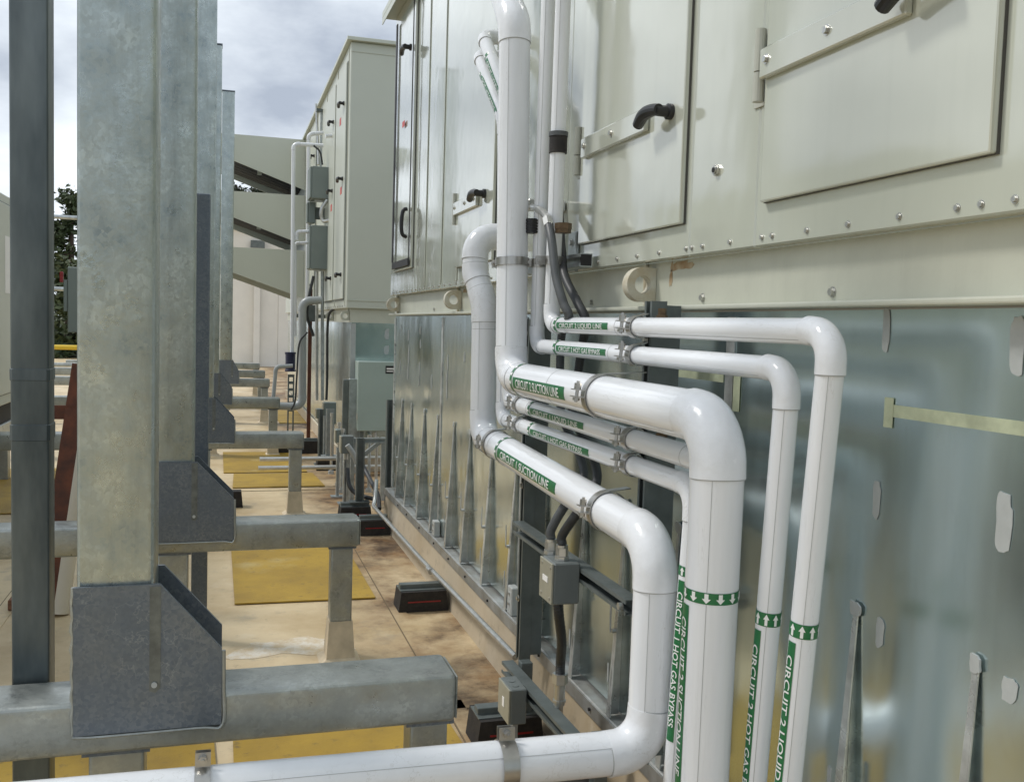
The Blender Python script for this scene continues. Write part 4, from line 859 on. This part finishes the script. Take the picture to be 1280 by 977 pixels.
# =================================================================== far buildings and left side
wb = thing('white_building', (-2, 29.8, -7), 'white rendered building with a downspout beyond the second unit', 'building')
obj('wall', MB().box(-.6, 1.6, 29.7, 36, -7, 4.05), 'white_wall', wb)
obj('wall', MB().box(1.604, 9, 29.68, 36, -7, 4.05), 'white_wall', wb)
obj('coping', MB().box(-.7, 9.1, 29.55, 36.1, 4.052, 4.18, .01), 'white_wall', wb)
ds = pY(321, 400, 29.5); 
dn = obj('downspout', MB().box(ds.x-.09, ds.x+.09, 29.52, 29.66, .02, 3.2, .01), 'white_wall', wb)
obj('leader_head', MB().prism([(ds.x-.13, 29.45, 3.2), (ds.x+.13, 29.45, 3.2), (ds.x+.26, 29.45, 3.4), (ds.x+.26, 29.45, 3.5), (ds.x-.26, 29.45, 3.5), (ds.x-.26, 29.45, 3.4)], (0, .21, 0)), 'white_wall', dn)
obj('scupper', MB().box(ds.x-.2, ds.x+.2, 29.44, 29.66, 3.505, 3.72), 'strut_grey', dn)
sk = obj('skylight_glass', MB().prism([(.3, 31, 4.18), (4.3, 31, 4.18), (2.3, 31, 5.3)], (0, 4, 0)), 'glass_roof', wb)
for x0_, x1_ in ((.3, 2.3), (4.3, 2.3)): obj('skylight_bar', MB().prism([(x0_, 30.9, 4.19), (x1_, 30.9, 5.31), (x1_, 30.9, 5.42), (x0_, 30.9, 4.30)], (0, .09, 0)), 'white_wall', sk)
for xx in (1.3, 2.3, 3.3): obj('skylight_bar', MB().box(xx-.05, xx+.05, 30.95, 30.995, 4.19, 4.7), 'white_wall', sk)
lu = thing('air_handler', (-2.6, 7, .5), 'cream rooftop unit on a raised steel rail beyond the dark post', 'air handler')
obj('cabinet', MB().box(-3.6, -1.66, 4.0, 8.95, .66, 2.33, .01), 'cream_far', lu)
for k in range(4):
    pn = obj('cabinet_panel', MB().box(-1.659, -1.645, 4.05+k*1.24, 4.05+k*1.24+1.17, .75, 2.25, .004), 'cream_far', lu)
    obj('gasket', MB().box(-1.6595, -1.652, 4.04+k*1.24, 4.05+k*1.24+1.18, .742, 2.258), 'strut_grey', pn)
obj('notice', MB().box(-1.6445, -1.643, 8.45, 8.75, 1.55, 2.0), 'paper', lu)
obj('base_rail', MB().box(-3.6, -1.70, 4.0, 8.95, .50, .659), 'hood_dark', lu)  # near-black box fills the gap under the cabinet, its shade put into the colour
obj('roof_hood', MB().box(-3.3, -1.95, 5.2, 8.9, 2.331, 2.62, .01), 'cream_far', lu)
lr = thing('support_rail', (-1.75, 6.5, 0), 'pale galvanized rail under the cream unit beyond the dark post', 'support rail')
obj('rail', MB().box(-1.82, -1.68, 3.6, 9.4, .38, .499, .006), 'strut_galv', lr)
for y in (4.2, 6.4, 8.8): obj('leg', MB().box(-1.80, -1.70, y, y+.1, 0, .379), 'galv_beam', lr)
ld = thing('disconnect_switch', (-1.1, 8, 0), 'grey disconnect switch box on a post between the dark post and near column', 'switch box')
a_, b_ = pY(79, 333, 8), pY(104, 416, 8)
obj('body', MB().box(a_.x+.03, b_.x+.06, 8, 8.14, b_.z, a_.z, .006), 'enclosure', ld)
obj('side_flange', MB().box(a_.x, a_.x+.028, 8.01, 8.11, b_.z+.16, a_.z-.10, .004), 'enclosure', ld)
obj('red_handle', MB().box(a_.x-.025, a_.x-.001, 8.0, 8.03, a_.z-.12, a_.z-.04, .004), 'red_stripe', ld)
obj('post', MB().box(b_.x, b_.x+.05, 8.141, 8.18, 0, a_.z-.05), 'strut_galv', ld)
gr = thing('guard_rail', (-2.5, 15, 0), 'galvanized guard rail with a yellow bar behind the disconnect switch', 'guard rail')
zg = pY(90, 272, 15).z
obj('top_rail', MB().cyl((-5.5, 15, zg), (-1.0, 15, zg), .03, 10), 'strut_galv', gr)
obj('mid_rail', MB().cyl((-5.5, 15, 1.75), (-1.0, 15, 1.75), .03, 10), 'strut_galv', gr)
zy = pY(90, 434, 15).z
obj('yellow_rail', MB().cyl((-5.5, 14.93, zy), (-1.0, 14.93, zy), .035, 10), 'yellow_paint', gr)
obj('low_rail', MB().cyl((-5.5, 15, zy-.25), (-1.0, 15, zy-.25), .03, 10), 'strut_galv', gr)
for x_ in (-4.6, -3.2, -1.95, -1.2): obj('post', MB().cyl((x_, 15.06, 0), (x_, 15.06, zg), .03, 10), 'strut_galv', gr)
# rusty leaning bar and pale pipe
rb = thing('steel_angle', (-.78, 5.0, 0), 'rusty steel angle leaning behind the near column', 'steel angle')
a_, b_ = pY(101, 455, 4.6), pY(66, 690, 4.45)
dv_ = (V(a_)-V(b_)); b2 = V(b_)-dv_*(b_.z/dv_.z)*.97; 
obj('flange', MB().obox((V(a_)+b2)/2, (dv_, (0, 1, 0), dv_.cross(V((0, 1, 0)))), (dv_.length/2*(a_.z-b2.z)/dv_.z, .004, .035)), 'rust', rb)
obj('leg_plate', MB().obox((V(a_)+b2)/2+V((-.028, .035, 0)), (dv_, (0, 1, 0), dv_.cross(V((0, 1, 0)))), (dv_.length/2*(a_.z-b2.z)/dv_.z-.001, .030, .004)), 'rust', rb)
obj('cross_tab', MB().box(a_.x-.11, a_.x-.01, 4.56, 4.575, a_.z-.24, a_.z-.18), 'rust', rb)
a3, b3 = pY(112, 470, 5.0), pY(82, 700, 4.85); d3 = V(a3)-V(b3); b4 = V(b3)-d3*(b3.z/d3.z)*.97
obj('loose_pipe', MB().cyl(b4, a3, .045, 20), 'pale_pipe', label='pale plastic pipe leaning next to the rusty angle', cat='pipe')
obj('wood_plank', MB().box(-.95, -.42, 4.9, 5.05, .0045, .055, .004), 'wood', label='brown timber plank lying on the roof behind the second beam', cat='plank')
# =================================================================== trees
def tree(lb, x, y, h, wd, seed, n=2600, dark=False, base=-7):
    rn = random.Random(seed); t = thing('tree', (x, y, base), lb, 'tree', 'trees beyond the roof')
    H = h-base
    mb = MB().tube([(x, y, base), (x+.1, y, base+H*.4), (x-.05, y, base+H*.75), (x, y, h-.4)], [.32, .25, .14, .04], 10)
    limbs = []
    for k in range(34):
        f = .28+.70*(k/34); z = base+H*f; a_ = rn.uniform(0, 6.28); ln = wd*(1.05-f)**.75*rn.uniform(.55, 1.15)
        e_ = V((x+math.cos(a_)*ln, y+math.sin(a_)*ln, z+ln*rn.uniform(.0, .35))); limbs.append((V((x, y, z)), e_))
        mb.tube([(x, y, z), V((x, y, z)).lerp(e_, .5)+V((0, 0, -.05)), e_], [.07, .045, .015], 5)
    obj('trunk', mb, 'bark', t)
    lv = MB(); vs = []; fs = []
    for i in range(n):
        p, e_ = rn.choice(limbs); f = rn.uniform(.15, 1.08)**.8; c_ = p.lerp(e_, f)+V((rn.gauss(0, .22), rn.gauss(0, .22), rn.gauss(0, .16)))
        s = rn.uniform(.07, .2); u_ = V((rn.gauss(0, 1), rn.gauss(0, 1), rn.gauss(0, .6))).normalized(); v_ = u_.orthogonal().normalized()
        v_ = (Matrix.Rotation(rn.uniform(0, 6.28), 3, u_) @ v_); b0 = len(vs)
        vs += [c_-u_*s, c_-v_*s*.45, c_+u_*s, c_+v_*s*.45]; fs.append((b0, b0+1, b0+2, b0+3))
    lv.v = vs; lv.f = fs
    obj('crown', lv, 'leaf_dark' if dark else 'leaf', t)
td = [('tall ragged evergreen tree seen between the dark post and near column', (90, 230), 42, 2.6, 0), ('dark evergreen tree beside the tall ragged one, over the cream unit', (35, 232), 44, 2.4, 1),
      ('bushy green tree low behind the guard rail', (88, 318), 34, 2.8, 0), ('evergreen treetop seen under the topmost intake hood, first beside the columns', (296, 222), 56, 2.6, 1),
      ('evergreen treetop seen under the topmost intake hood, second from the columns', (317, 227), 58, 2.6, 1), ('dark tree behind the middle intake hood and skylight', (305, 262), 47, 3.6, 1),
      ('dark tree over the white building behind the hoods', (345, 268), 50, 3.4, 1), ('tree behind the cream unit beyond the dark post', (10, 262), 40, 2.8, 0)]
for k, (lb, (px_, py_), Y, wd, dk) in enumerate(td):
    p_ = pY(px_, py_, Y); tree(lb, p_.x, Y, p_.z, wd, k+1, 5200, bool(dk))
